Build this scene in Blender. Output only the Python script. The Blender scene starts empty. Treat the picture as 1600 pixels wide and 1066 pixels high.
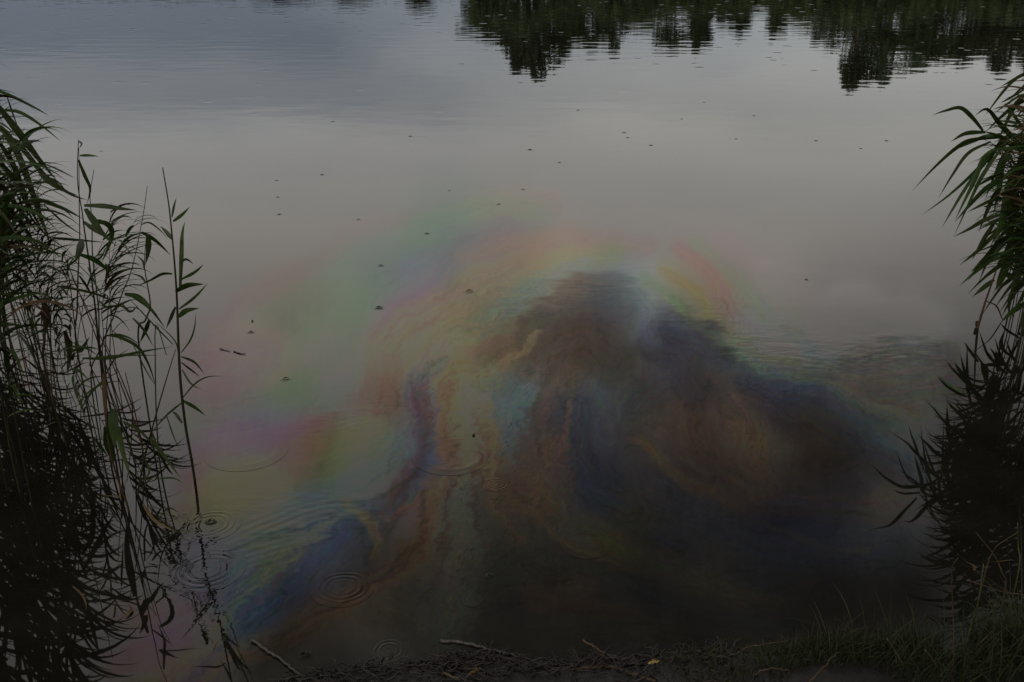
import bpy, math, random
import numpy as np
from mathutils import Vector, Matrix, noise as mnoise

random.seed(11)
rng = np.random.default_rng(11)
S = bpy.context.scene
C = S.collection
R = math.radians

# ------------------------------------------------------------------ camera
H, PITCH, FPX = 2.6, R(22.4), 1556.0
cam_d = bpy.data.cameras.new('camera')
cam_d.lens, cam_d.sensor_width = 35.0, 36.0
cam_d.clip_start, cam_d.clip_end = 0.05, 6000
cam = bpy.data.objects.new('camera', cam_d)
C.objects.link(cam)
cam.location = (0, 0, H)
cam.rotation_euler = (R(90) - PITCH, 0, 0)
S.camera = cam

# ------------------------------------------------------------------ world: rainy overcast sky
W = bpy.data.worlds.new('World')
S.world = W
W.use_nodes = True
nt = W.node_tree
nt.nodes.clear()


def N(tree, t, **kw):
    n = tree.nodes.new(t)
    for k, v in kw.items():
        if k in ('op',):
            n.operation = v
        elif k == 'inp':
            for i, val in v.items():
                n.inputs[i].default_value = val
        else:
            setattr(n, k, v)
    return n


def math_n(tree, op, a, b=None, c=None, clamp=False):
    n = tree.nodes.new('ShaderNodeMath')
    n.operation = op
    n.use_clamp = clamp
    for i, v in enumerate((a, b, c)):
        if v is None:
            continue
        if isinstance(v, (int, float)):
            n.inputs[i].default_value = v
        else:
            tree.links.new(v, n.inputs[i])
    return n.outputs[0]


def ramp(tree, fac, stops, interp='LINEAR'):
    n = tree.nodes.new('ShaderNodeValToRGB')
    n.color_ramp.interpolation = interp
    e = n.color_ramp.elements
    while len(e) > 1:
        e.remove(e[-1])
    for i, (p, c) in enumerate(stops):
        el = e[0] if i == 0 else e.new(p)
        el.position = p
        el.color = (*c, 1)
    tree.links.new(fac, n.inputs[0])
    return n.outputs[0]


def mixc(tree, fac, a, b, blend='MIX'):
    n = tree.nodes.new('ShaderNodeMix')
    n.data_type = 'RGBA'
    n.blend_type = blend
    for sock, v in ((n.inputs[0], fac), (n.inputs[6], a), (n.inputs[7], b)):
        if isinstance(v, (int, float)):
            sock.default_value = v
        elif isinstance(v, tuple):
            sock.default_value = (*v, 1)
        else:
            tree.links.new(v, sock)
    return n.outputs[2]


SUN_EL, SUN_AZ = R(38), R(-150)
sky = N(nt, 'ShaderNodeTexSky', sky_type='NISHITA', sun_disc=False)
sky.sun_elevation, sky.sun_rotation = SUN_EL, SUN_AZ
sky.air_density, sky.dust_density = 1.5, 3.0
tc = N(nt, 'ShaderNodeTexCoord')
sep = N(nt, 'ShaderNodeSeparateXYZ')
nt.links.new(tc.outputs['Generated'], sep.inputs[0])
zx, zy, zz = sep.outputs
zpos = math_n(nt, 'MAXIMUM', zz, 0.0)
# soft cloud structure, flattened towards the horizon like a real cloud deck
den = math_n(nt, 'ADD', zpos, 0.22)
comb = N(nt, 'ShaderNodeCombineXYZ')
nt.links.new(math_n(nt, 'DIVIDE', zx, den), comb.inputs[0])
nt.links.new(math_n(nt, 'DIVIDE', zy, den), comb.inputs[1])
cn = N(nt, 'ShaderNodeTexNoise', inp={'Scale': 1.15, 'Detail': 5.0, 'Roughness': 0.5})
nt.links.new(comb.outputs[0], cn.inputs['Vector'])
cloudn = math_n(nt, 'SUBTRACT', cn.outputs['Fac'], 0.5)
zw = math_n(nt, 'ADD', zpos, math_n(nt, 'MULTIPLY', cloudn, 0.10))
k = 10.0
left = ramp(nt, zw, [(0.0, (.075, .092, .115)), (.085, (.10, .120, .148)), (.135, (.20, .215, .235)),
                     (.20, (.41, .405, .40)), (.27, (.555, .525, .482)), (.40, (.60, .565, .54)), (1.0, (.42, .40, .385))], 'EASE')
right = ramp(nt, zw, [(0.0, (.20, .215, .23)), (.08, (.27, .285, .295)), (.14, (.355, .355, .345)),
                      (.21, (.475, .462, .43)), (.29, (.60, .56, .52)), (.42, (.55, .51, .48)), (1.0, (.30, .29, .285))], 'EASE')
side = math_n(nt, 'MULTIPLY_ADD', zx, 2.4, math_n(nt, 'MULTIPLY_ADD', cloudn, 0.8, 0.45), True)
base = mixc(nt, side, left, right)
# the rain cloud passing overhead, denser on the right
raw = math_n(nt, 'ADD', zpos, math_n(nt, 'MULTIPLY_ADD', zx, 0.55, math_n(nt, 'MULTIPLY', cloudn, 0.22)))
mr = N(nt, 'ShaderNodeMapRange', interpolation_type='SMOOTHSTEP', inp={1: 0.36, 2: 0.68})
nt.links.new(raw, mr.inputs[0])
cl = mixc(nt, mr.outputs[0], base, (.20, .192, .19))
cl10 = mixc(nt, 1.0, cl, (10.0, 10.0, 10.0), 'MULTIPLY')
final = mixc(nt, 0.985, sky.outputs[0], cl10)
bg = N(nt, 'ShaderNodeBackground', inp={'Strength': 0.1})
nt.links.new(final, bg.inputs[0])
wo = N(nt, 'ShaderNodeOutputWorld')
nt.links.new(bg.outputs[0], wo.inputs[0])

sun_d = bpy.data.lights.new('sun', 'SUN')
sun_d.energy, sun_d.angle, sun_d.color = 0.6, R(25), (1.0, .95, .88)
sun = bpy.data.objects.new('sun', sun_d)
C.objects.link(sun)
sd = Vector((math.sin(SUN_AZ) * math.cos(SUN_EL), math.cos(SUN_AZ) * math.cos(SUN_EL), math.sin(SUN_EL)))
sun.rotation_euler = sd.to_track_quat('Z', 'Y').to_euler()

vs = S.view_settings
vs.view_transform, vs.look, vs.gamma, vs.exposure = 'Standard', 'None', 1.0, 0.9
vs.use_curve_mapping = False

# ------------------------------------------------------------------ helpers
CP, SP = math.cos(PITCH), math.sin(PITCH)


def ray(px, py):
    cx, cy = (px - 800) / FPX, -(py - 533) / FPX
    return Vector((cx, CP + cy * SP, -SP + cy * CP))


def at(px, py, z=0.0):
    """Point of the ground plan (height z) that the photograph shows at a pixel."""
    d = ray(px, py)
    return Vector((0, 0, H)) + d * ((z - H) / d.z)


def atY(px, py, Y):
    """Point at Y metres from the camera that the photograph shows at a pixel."""
    d = ray(px, py)
    return Vector((0, 0, H)) + d * (Y / d.y)


def tag(o, label=None, cat=None, group=None, kind=None):
    for kk, v in (('label', label), ('category', cat), ('group', group), ('kind', kind)):
        if v:
            o[kk] = v
    return o


def empty(name, loc=(0, 0, 0)):
    o = bpy.data.objects.new(name, None)
    o.empty_display_size = .1
    C.objects.link(o)
    o.location = loc
    return o


class MB:
    def __init__(s):
        s.v, s.f = [], []

    def tube(s, pts, radii, n=6, cap=True):
        b = len(s.v)
        m = len(pts)
        prev = None
        for i, p in enumerate(pts):
            t = (pts[min(i + 1, m - 1)] - pts[max(i - 1, 0)])
            t = t.normalized() if t.length > 1e-9 else Vector((0, 0, 1))
            if prev is None:
                a = t.orthogonal().normalized()
            else:
                a = (prev - t * prev.dot(t))
                a = a.normalized() if a.length > 1e-6 else t.orthogonal().normalized()
            prev = a
            c = t.cross(a)
            r = radii[i] if hasattr(radii, '__len__') else radii
            for j in range(n):
                an = 2 * math.pi * j / n
                s.v.append(p + a * (r * math.cos(an)) + c * (r * math.sin(an)))
        for i in range(m - 1):
            for j in range(n):
                j2 = (j + 1) % n
                s.f.append((b + i * n + j, b + i * n + j2, b + (i + 1) * n + j2, b + (i + 1) * n + j))
        if cap:
            s.f.append(tuple(b + j for j in reversed(range(n))))
            s.f.append(tuple(b + (m - 1) * n + j for j in range(n)))

    def blade(s, pts, width, side=None, roll=0.0, fold=.22, base=.55, peak=.3):
        """grass-like blade: three verts across, folded along the midrib"""
        b = len(s.v)
        m = len(pts)
        for i, p in enumerate(pts):
            t = (pts[min(i + 1, m - 1)] - pts[max(i - 1, 0)])
            t = t.normalized() if t.length > 1e-9 else Vector((0, 0, 1))
            sv = side(p, t) if side else t.cross(Vector((0, 0, 1)))
            if sv.length < 1e-5:
                sv = t.orthogonal()
            sv = sv - t * sv.dot(t)
            sv.normalize()
            u = i / (m - 1)
            sv = Matrix.Rotation(roll * (1 - .3 * u), 3, t) @ sv
            nrm = sv.cross(t)
            w = (base + (1 - base) * min(1, u / peak)) if u < peak else (1 - ((u - peak) / (1 - peak)) ** 1.7)
            w = max(w, .03) * width * .5
            s.v += [p - sv * w + nrm * (w * fold), p.copy(), p + sv * w + nrm * (w * fold)]
        for i in range(m - 1):
            q = b + i * 3
            s.f += [(q, q + 1, q + 4, q + 3), (q + 1, q + 2, q + 5, q + 4)]

    def mesh(s, name, mat, smooth=True):
        me = bpy.data.meshes.new(name)
        me.from_pydata([tuple(v) for v in s.v], [], s.f)
        if smooth:
            me.polygons.foreach_set('use_smooth', [True] * len(me.polygons))
        me.materials.append(mat)
        me.update()
        return me

    def build(s, name, mat, parent=None, smooth=True, origin=None):
        if origin is not None:
            s.v = [v - origin for v in s.v]
        o = bpy.data.objects.new(name, s.mesh(name, mat, smooth))
        C.objects.link(o)
        if origin is not None and parent is None:
            o.location = origin
        if parent:
            o.parent = parent
        return o


def catmull(P, n):
    P = [Vector(p) for p in P]
    if len(P) == 2:
        return [P[0].lerp(P[1], i / n) for i in range(n + 1)]
    Q = [P[0] * 2 - P[1]] + P + [P[-1] * 2 - P[-2]]
    out = []
    tot = len(P) - 1
    for i in range(n + 1):
        x = i / n * tot
        s_ = min(int(x), tot - 1)
        t = x - s_
        a, b, c, d = Q[s_:s_ + 4]
        out.append(.5 * (2 * b + (c - a) * t + (2 * a - 5 * b + 4 * c - d) * t * t + (3 * b - a - 3 * c + d) * t ** 3))
    return out


# ------------------------------------------------------------------ materials
def mat_new(name):
    m = bpy.data.materials.new(name)
    m.use_nodes = True
    t = m.node_tree
    p = t.nodes['Principled BSDF']
    return m, t, p


def organic(name, c1, c2, scale=20, rough=.55, spec=.3, detail=4, bump=0.0, rand=.35, transl=0.0, c3=None):
    m, t, p = mat_new(name)
    tcn = N(t, 'ShaderNodeTexCoord')
    no = N(t, 'ShaderNodeTexNoise', inp={'Scale': scale, 'Detail': detail, 'Roughness': .6})
    t.links.new(tcn.outputs['Object'], no.inputs['Vector'])
    stops = [(.3, c1), (.7, c2)]
    if c3:
        stops.append((.8, c3))
    col = ramp(t, no.outputs['Fac'], stops)
    oi = N(t, 'ShaderNodeObjectInfo')
    br = math_n(t, 'MULTIPLY_ADD', oi.outputs['Random'], rand * 2, 1 - rand)
    hsv = N(t, 'ShaderNodeHueSaturation')
    t.links.new(col, hsv.inputs['Color'])
    t.links.new(br, hsv.inputs['Value'])
    t.links.new(math_n(t, 'MULTIPLY_ADD', oi.outputs['Random'], .05, .475), hsv.inputs['Hue'])
    t.links.new(hsv.outputs[0], p.inputs['Base Color'])
    p.inputs['Roughness'].default_value = rough
    p.inputs['Specular IOR Level'].default_value = spec
    if bump:
        bp = N(t, 'ShaderNodeBump', inp={'Strength': bump, 'Distance': .02})
        t.links.new(no.outputs['Fac'], bp.inputs['Height'])
        t.links.new(bp.outputs[0], p.inputs['Normal'])
    if transl:
        tr = N(t, 'ShaderNodeBsdfTranslucent')
        t.links.new(hsv.outputs[0], tr.inputs[0])
        mx = N(t, 'ShaderNodeMixShader', inp={0: transl})
        t.links.new(p.outputs[0], mx.inputs[1])
        t.links.new(tr.outputs[0], mx.inputs[2])
        t.links.new(mx.outputs[0], t.nodes['Material Output'].inputs[0])
    return m


M = {
    'leaf': organic('reed_leaf', (.013, .025, .005), (.031, .050, .010), 9, .5, .12, transl=.25),
    'stalk': organic('reed_stalk', (.012, .016, .006), (.028, .024, .011), 14, .6, .1),
    'dry': organic('dry_reed', (.030, .017, .008), (.065, .040, .018), 16, .7, .15),
    'drystem': organic('dry_stem', (.028, .018, .010), (.062, .042, .025), 30, .7, .15),
    'twig': organic('wet_twig', (.009, .007, .005), (.026, .019, .014), 40, .45, .4, bump=.4),
    'root': organic('root_mat', (.007, .005, .004), (.022, .016, .011), 35, .6, .3, bump=.4),
    'grass': organic('bank_grass', (.009, .013, .004), (.024, .026, .009), 3.0, .55, .15, c3=(.042, .026, .011), transl=.2),
    'soil': organic('wet_soil', (.0022, .0018, .0014), (.0085, .0062, .0045), 14, .6, .3, detail=8, bump=.8, rand=0),
    'tree': organic('tree_leaves', (.022, .036, .012), (.055, .075, .026), 2.0, .6, .2, transl=.2),
    'bark': organic('tree_bark', (.05, .04, .03), (.11, .09, .07), 6, .8, .1, bump=.6),
    'yellow': organic('fallen_or_mirrored_leaf', (.18, .14, .025), (.24, .19, .04), 25, .5, .3, rand=0),
    'green_stem': organic('green_stem', (.020, .026, .005), (.040, .044, .011), 30, .5, .3),
}

# ------------------------------------------------------------------ oil film on the water
# Film colours and painted reflections, in perspective coordinates fanning out from the camera:
# a runs across the fan, b along it.  Control points are read off the photograph.
_perm = rng.random((256, 256))


def vnoise(x, y):
    xi, yi = np.floor(x).astype(int), np.floor(y).astype(int)
    fx, fy = x - xi, y - yi
    fx, fy = fx * fx * (3 - 2 * fx), fy * fy * (3 - 2 * fy)
    g = lambda i, j: _perm[i & 255, j & 255]
    return (g(xi, yi) * (1 - fx) + g(xi + 1, yi) * fx) * (1 - fy) + (g(xi, yi + 1) * (1 - fx) + g(xi + 1, yi + 1) * fx) * fy


def fbm(x, y, o=4):
    s_, a = 0, .5
    for i in range(o):
        s_ = s_ + a * (vnoise(x * 2 ** i + 17.3 * i, y * 2 ** i + 9.1 * i) - .5)
        a *= .5
    return s_


def fan(x, y):
    q = 1.0 / (y + 1.07)
    return 1683 * x * q, 4737 * q


def fanpt(px, py):
    p = at(px, py)
    a, b = fan(p.x, p.y)
    return a, b


# (points, brush, film or painted reflection colour, strength)
FILM = [
    # -- broad areas: reflection of the dark sky, painted in as duller film colour
    ([(860, 560), (1000, 560), (1150, 640), (1300, 640)], 120, (.62, .60, .60), .75),
    ([(860, 700), (1000, 760), (1150, 820), (1330, 800)], 130, (.50, .47, .47), .9),
    ([(800, 900), (1000, 930), (1200, 950), (1380, 920)], 110, (.42, .42, .42), .9),
    ([(620, 930), (720, 980), (850, 1020), (1100, 1040), (1300, 1020)], 80, (.50, .48, .44), .9),
    ([(560, 850), (470, 930), (380, 1010), (300, 1066)], 60, (.55, .58, .66), .8),
    ([(1330, 600), (1420, 600), (1480, 590)], 60, (.72, .70, .68), .8),
    ([(1370, 690), (1440, 740), (1450, 830)], 70, (.60, .62, .66), .7),
    # -- outer, pale fringes
    ([(300, 520), (420, 452), (520, 398), (600, 352), (690, 330), (790, 322), (870, 322)], 22, (1.03, .92, .93), .75),
    ([(340, 590), (400, 510), (480, 468), (560, 412), (640, 376), (700, 350), (760, 338), (840, 345)], 32, (.88, 1.03, .90), .95),
    ([(420, 560), (470, 520), (530, 480), (590, 430)], 42, (.84, .98, .86), .9),
    ([(300, 560), (350, 545), (420, 555), (400, 590), (330, 630)], 34, (1.0, .86, .88), .85),
    ([(300, 660), (360, 640), (430, 612), (500, 588), (545, 540), (560, 480), (600, 440), (640, 410)], 32, (.80, 1.0, .82), .9),
    ([(640, 420), (690, 400), (710, 370), (760, 360), (850, 362)], 22, (.86, .94, 1.0), .8),
    ([(300, 705), (350, 690), (430, 655), (510, 625), (570, 590), (592, 530), (625, 490), (690, 462), (706, 420), (730, 388), (800, 368)], 24, (.86, .83, 1.0), .95),
    ([(300, 745), (340, 725), (420, 695), (500, 672), (556, 645), (582, 600), (602, 545)], 24, (1.02, .70, .82), .9),
    ([(605, 600), (605, 545), (640, 505), (700, 482), (760, 440), (830, 405), (900, 380)], 30, (1.08, .93, .76), .95),
    ([(730, 400), (800, 386), (880, 372), (960, 372), (1010, 385)], 18, (1.07, .88, .88), .75),
    ([(290, 800), (340, 758), (420, 728), (500, 705), (575, 672), (604, 625), (615, 590)], 26, (1.02, .90, .60), .9),
    ([(330, 800), (450, 762), (540, 722), (606, 684), (622, 630), (640, 580), (690, 530), (760, 490), (820, 452), (890, 412), (960, 395)], 22, (.88, .98, .66), .85),
    ([(380, 812), (500, 772), (580, 742), (625, 705), (640, 650), (640, 600), (690, 545), (740, 520), (790, 472), (850, 440), (910, 418)], 18, (.74, .95, .94), .9),
    # -- the dark folded tongue left of the centre
    ([(690, 560), (655, 590), (664, 630), (668, 690), (655, 735), (625, 778), (596, 815), (575, 850)], 20, (.52, .68, .84), .95),
    ([(664, 600), (645, 612), (655, 645), (655, 700), (628, 752), (600, 786)], 11, (.70, .55, .62), .85),
    ([(676, 630), (672, 690), (665, 740)], 7, (.55, .86, .92), .8),
    # -- brown streamers
    ([(720, 575), (694, 600), (690, 660), (696, 720), (686, 780), (660, 840), (630, 885)], 19, (1.0, .80, .56), .95),
    ([(735, 605), (740, 680), (732, 760), (722, 840), (715, 920), (690, 980)], 30, (.84, .88, .74), .9),
    ([(760, 640), (768, 690), (772, 740), (790, 800), (800, 850)], 12, (1.0, .78, .52), .9),
    ([(700, 700), (712, 760), (700, 830), (680, 890)], 7, (.75, .55, .44), .75),
    ([(755, 600), (800, 540), (850, 500), (905, 470)], 22, (.84, .74, .58), .85),
    ([(795, 700), (800, 645), (840, 608), (885, 568), (930, 530)], 22, (.60, .82, .86), .9),
    ([(805, 740), (850, 790), (880, 770), (850, 700), (870, 630), (910, 560)], 34, (.74, .56, .44), .8),
    ([(940, 480), (960, 560), (930, 620), (960, 690)], 26, (.52, .55, .66), .8),
    ([(960, 470), (1000, 500), (1010, 540)], 20, (.66, .76, .80), .6),
    ([(1040, 505), (1070, 540), (1050, 600), (990, 640)], 34, (.48, .50, .62), .85),
    ([(1000, 720), (1080, 780), (1180, 830), (1300, 850), (1400, 860)], 46, (.34, .42, .58), .8),
    ([(900, 640), (930, 720), (960, 800), (1060, 860)], 36, (.34, .40, .56), .8),
    ([(1080, 640), (1110, 720), (1180, 780), (1280, 770)], 40, (.60, .45, .36), .8),
    ([(1130, 600), (1165, 660), (1180, 715)], 30, (.86, .66, .46), .85),
    ([(1220, 630), (1290, 650), (1350, 705), (1290, 720)], 42, (.32, .27, .25), .85),
    ([(1180, 770), (1280, 790), (1390, 792), (1440, 790)], 20, (.86, .64, .48), .7),
    ([(1390, 780), (1440, 790)], 22, (1.08, .72, .62), .7),
    # -- crisp edged core of the dark sky reflection, painted in
    ([(815, 500), (860, 475), (905, 447), (950, 447), (985, 462)], 20, (.56, .54, .50), .9, 3.5),
    ([(830, 520), (880, 502), (940, 488), (982, 490)], 34, (.44, .42, .41), .9, 6),
    ([(850, 560), (905, 535), (960, 555)], 42, (.42, .35, .30), .85, 6),
    ([(1045, 508), (1080, 503), (1112, 520)], 18, (.40, .43, .47), .95, 6),
    ([(1036, 540), (1080, 560), (1085, 600)], 40, (.32, .32, .37), .9, 6),
    ([(1110, 572), (1160, 612), (1215, 640), (1260, 660)], 38, (.34, .32, .34), .85, 5),
    ([(992, 462), (1016, 490), (1028, 535)], 18, (.58, .66, .68), .7, 2.5),
    ([(905, 640), (900, 700), (925, 760), (980, 800)], 34, (.34, .36, .44), .8, 5),
    ([(870, 700), (848, 760), (850, 800), (900, 850)], 16, (.80, .60, .42), .7, 5),
    ([(842, 610), (815, 640), (800, 690), (795, 730)], 12, (.62, .78, .80), .8, 5),
    ([(1000, 690), (1035, 712), (1050, 740), (1090, 765)], 8, (.74, .62, .44), .7, 5),
    ([(1150, 600), (1180, 660), (1175, 715), (1215, 760)], 20, (.80, .64, .46), .6, 5),
    # -- stringy tan streamers down the axis
    ([(700, 596), (682, 630), (684, 700), (690, 760), (668, 810)], 8, (1.12, .86, .56), .85, 5),
    ([(726, 600), (738, 660), (734, 720), (728, 770)], 15, (.98, .96, .84), .85, 5),
    ([(764, 628), (768, 680), (762, 720), (768, 760)], 7, (1.14, .86, .54), .85, 5),
    ([(708, 690), (714, 740), (704, 800), (690, 850)], 4, (.66, .48, .40), .8, 4),
    ([(752, 650), (754, 720), (750, 800), (760, 860)], 4, (.66, .52, .42), .7, 4),
    ([(648, 860), (670, 800), (700, 770), (706, 720)], 6, (1.05, .80, .56), .7, 4),
    ([(720, 590), (770, 585), (830, 520)], 7, (1.05, .86, .62), .7, 4),
    # -- right-hand rainbow edge
    ([(1090, 385), (1150, 440), (1195, 500), (1250, 525)], 22, (.84, 1.02, .88), .8),
    ([(1220, 515), (1270, 535)], 22, (.92, .88, 1.02), .7),
    ([(1060, 385), (1110, 425), (1140, 490), (1190, 530), (1260, 556), (1330, 570)], 13, (1.05, .82, .85), .9),
    ([(1040, 425), (1095, 455), (1125, 510), (1175, 542), (1250, 568), (1330, 585)], 9, (1.02, .90, .66), .85),
    ([(1010, 440), (1070, 480), (1125, 540), (1190, 575), (1270, 598), (1340, 636), (1430, 672)], 10, (.70, .88, .64), .9),
    ([(1060, 505), (1120, 560), (1195, 605), (1280, 618), (1350, 665), (1430, 735)], 12, (.55, .68, .76), .9),
    ([(1240, 580), (1340, 612), (1430, 640)], 13, (.84, .60, .52), .7),
    ([(1330, 560), (1400, 552), (1470, 560)], 22, (.60, .70, .68), .8),
    ([(1300, 640), (1370, 695), (1440, 745)], 20, (.38, .50, .72), .8),
    ([(1310, 665), (1340, 690), (1372, 706)], 4, (.85, .78, .58), .6),
    ([(1040, 503), (1085, 499), (1124, 517)], 11, (.44, .47, .52), .85, 4),
    ([(1052, 528), (1095, 535), (1130, 560)], 20, (.30, .32, .38), .8, 5),
    # -- lower left: stripes running down to the bank
    ([(590, 800), (540, 830), (480, 880), (430, 940), (370, 990), (310, 1050)], 26, (.46, .58, .78), .95),
    ([(540, 790), (470, 820), (400, 850), (350, 900), (330, 960)], 18, (.70, .92, .96), .8),
    ([(520, 810), (440, 860), (390, 920), (340, 985), (260, 1050), (200, 1075)], 12, (.92, .98, .54), .9),
    ([(400, 960), (330, 1010), (270, 1060)], 9, (.60, .92, .64), .85),
    ([(420, 990), (350, 1030), (320, 1066)], 8, (1.0, .70, .50), .6),
    ([(190, 960), (270, 960), (330, 930)], 26, (1.04, .82, .86), .8),
    ([(180, 1040), (260, 1010), (330, 985)], 22, (1.06, .72, .78), .85),
    ([(240, 1000), (290, 975)], 16, (.78, .76, 1.0), .6),
    ([(660, 860), (600, 900), (540, 945), (460, 992), (390, 1020)], 24, (.90, .66, .46), .85),
    ([(545, 785), (575, 812), (592, 850), (580, 870)], 8, (1.1, .82, .54), .9),
    ([(640, 780), (600, 830), (570, 880)], 8, (.55, .44, .48), .6),
    # -- crisp folds, edges and threads
    ([(672, 598), (677, 640), (675, 700), (668, 742), (642, 788)], 6, (.64, .90, .96), .85, 5),
    ([(648, 598), (652, 640), (658, 690), (652, 730), (626, 772)], 9, (.50, .54, .70), .85, 5),
    ([(630, 588), (633, 625), (643, 655)], 5, (.70, .92, .98), .8, 4),
    ([(661, 620), (663, 680), (650, 740), (616, 775), (594, 802)], 6, (.66, .47, .48), .8, 4),
    ([(545, 785), (566, 799), (586, 815), (592, 846), (580, 872)], 5, (1.12, .86, .58), .8, 4),
    ([(600, 812), (622, 800), (650, 790), (670, 768)], 5, (1.02, .78, .54), .8, 4),
    ([(642, 750), (592, 774), (540, 791), (480, 814), (420, 838)], 3.5, (.48, .47, .44), .8, 3),
    ([(522, 789), (450, 814), (378, 842)], 4, (1.02, .94, .62), .75, 3),
    ([(502, 815), (430, 842), (360, 870)], 4, (.55, .56, .52), .75, 3),
    ([(542, 802), (470, 832), (400, 864), (345, 888)], 5, (1.02, .96, .70), .7, 3),
    ([(520, 838), (450, 866), (390, 900), (350, 940)], 4, (.50, .56, .58), .7, 3),
    ([(470, 862), (410, 915), (360, 965), (290, 1030)], 4, (1.05, 1.0, .55), .8, 3),
    ([(440, 905), (385, 960), (330, 1020)], 4, (1.0, .66, .56), .6, 3),
    ([(640, 850), (600, 905), (520, 955), (430, 1000)], 4, (.50, .40, .34), .7, 3),
    ([(612, 905), (560, 945), (480, 985)], 4, (1.02, .76, .52), .6, 3),
    ([(702, 850), (668, 920), (640, 985)], 4, (.55, .46, .40), .7, 3),
    ([(745, 800), (760, 880), (740, 960)], 4, (.60, .56, .46), .6, 3),
    ([(668, 770), (660, 830), (630, 890)], 4, (.52, .40, .34), .7, 3),
    ([(790, 720), (804, 780), (856, 832), (940, 872), (1040, 902)], 5, (.86, .72, .44), .6, 3),
    ([(850, 760), (905, 832), (1000, 872), (1120, 912), (1260, 962)], 6, (.80, .76, .44), .6, 3),
    ([(1060, 732), (1150, 792), (1260, 842), (1360, 852)], 5, (.74, .58, .40), .6, 3),
    ([(1000, 762), (1100, 832), (1250, 884)], 6, (.36, .46, .64), .6, 3),
    ([(880, 560), (850, 612), (838, 670), (852, 730)], 6, (.44, .36, .32), .7, 3),
    ([(905, 590), (890, 650), (880, 720), (902, 772)], 5, (.84, .62, .44), .6, 3),
    ([(1150, 590), (1215, 618), (1290, 632), (1370, 660)], 22, (.42, .43, .46), .75, 4),
    ([(1230, 640), (1320, 680), (1400, 740)], 26, (.34, .32, .32), .7, 4),
    ([(1130, 525), (1180, 562), (1260, 592), (1340, 612), (1430, 655)], 6, (.80, .96, .64), .7, 3),
    ([(1135, 512), (1185, 548), (1260, 573), (1350, 588)], 5, (1.06, .86, .60), .75, 3),
    # -- smoky right arm of the painted dark reflection
    ([(1325, 566), (1400, 546), (1478, 558)], 20, (.50, .55, .53), .85, 4),
    ([(1380, 602), (1450, 602), (1492, 588)], 26, (.56, .54, .52), .7, 3),
    # -- bottom centre: weak olive and blue lines drawn down the fan
    ([(890, 790), (960, 850), (1080, 900), (1210, 950)], 20, (.66, .62, .40), .75),
    ([(860, 870), (980, 910), (1100, 960), (1240, 985)], 14, (.36, .46, .56), .7),
    ([(830, 930), (950, 960), (1060, 985)], 16, (.62, .48, .36), .7),
    ([(1020, 700), (1060, 740), (1110, 760)], 9, (.76, .66, .40), .6),
]
FILM_AB = []
for f_ in FILM:
    pts, w_, col_, st_ = f_[:4]
    FILM_AB.append((np.array([fanpt(*p) for p in pts]), w_, np.array(col_), st_, f_[4] if len(f_) > 4 else 3.2))
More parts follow.
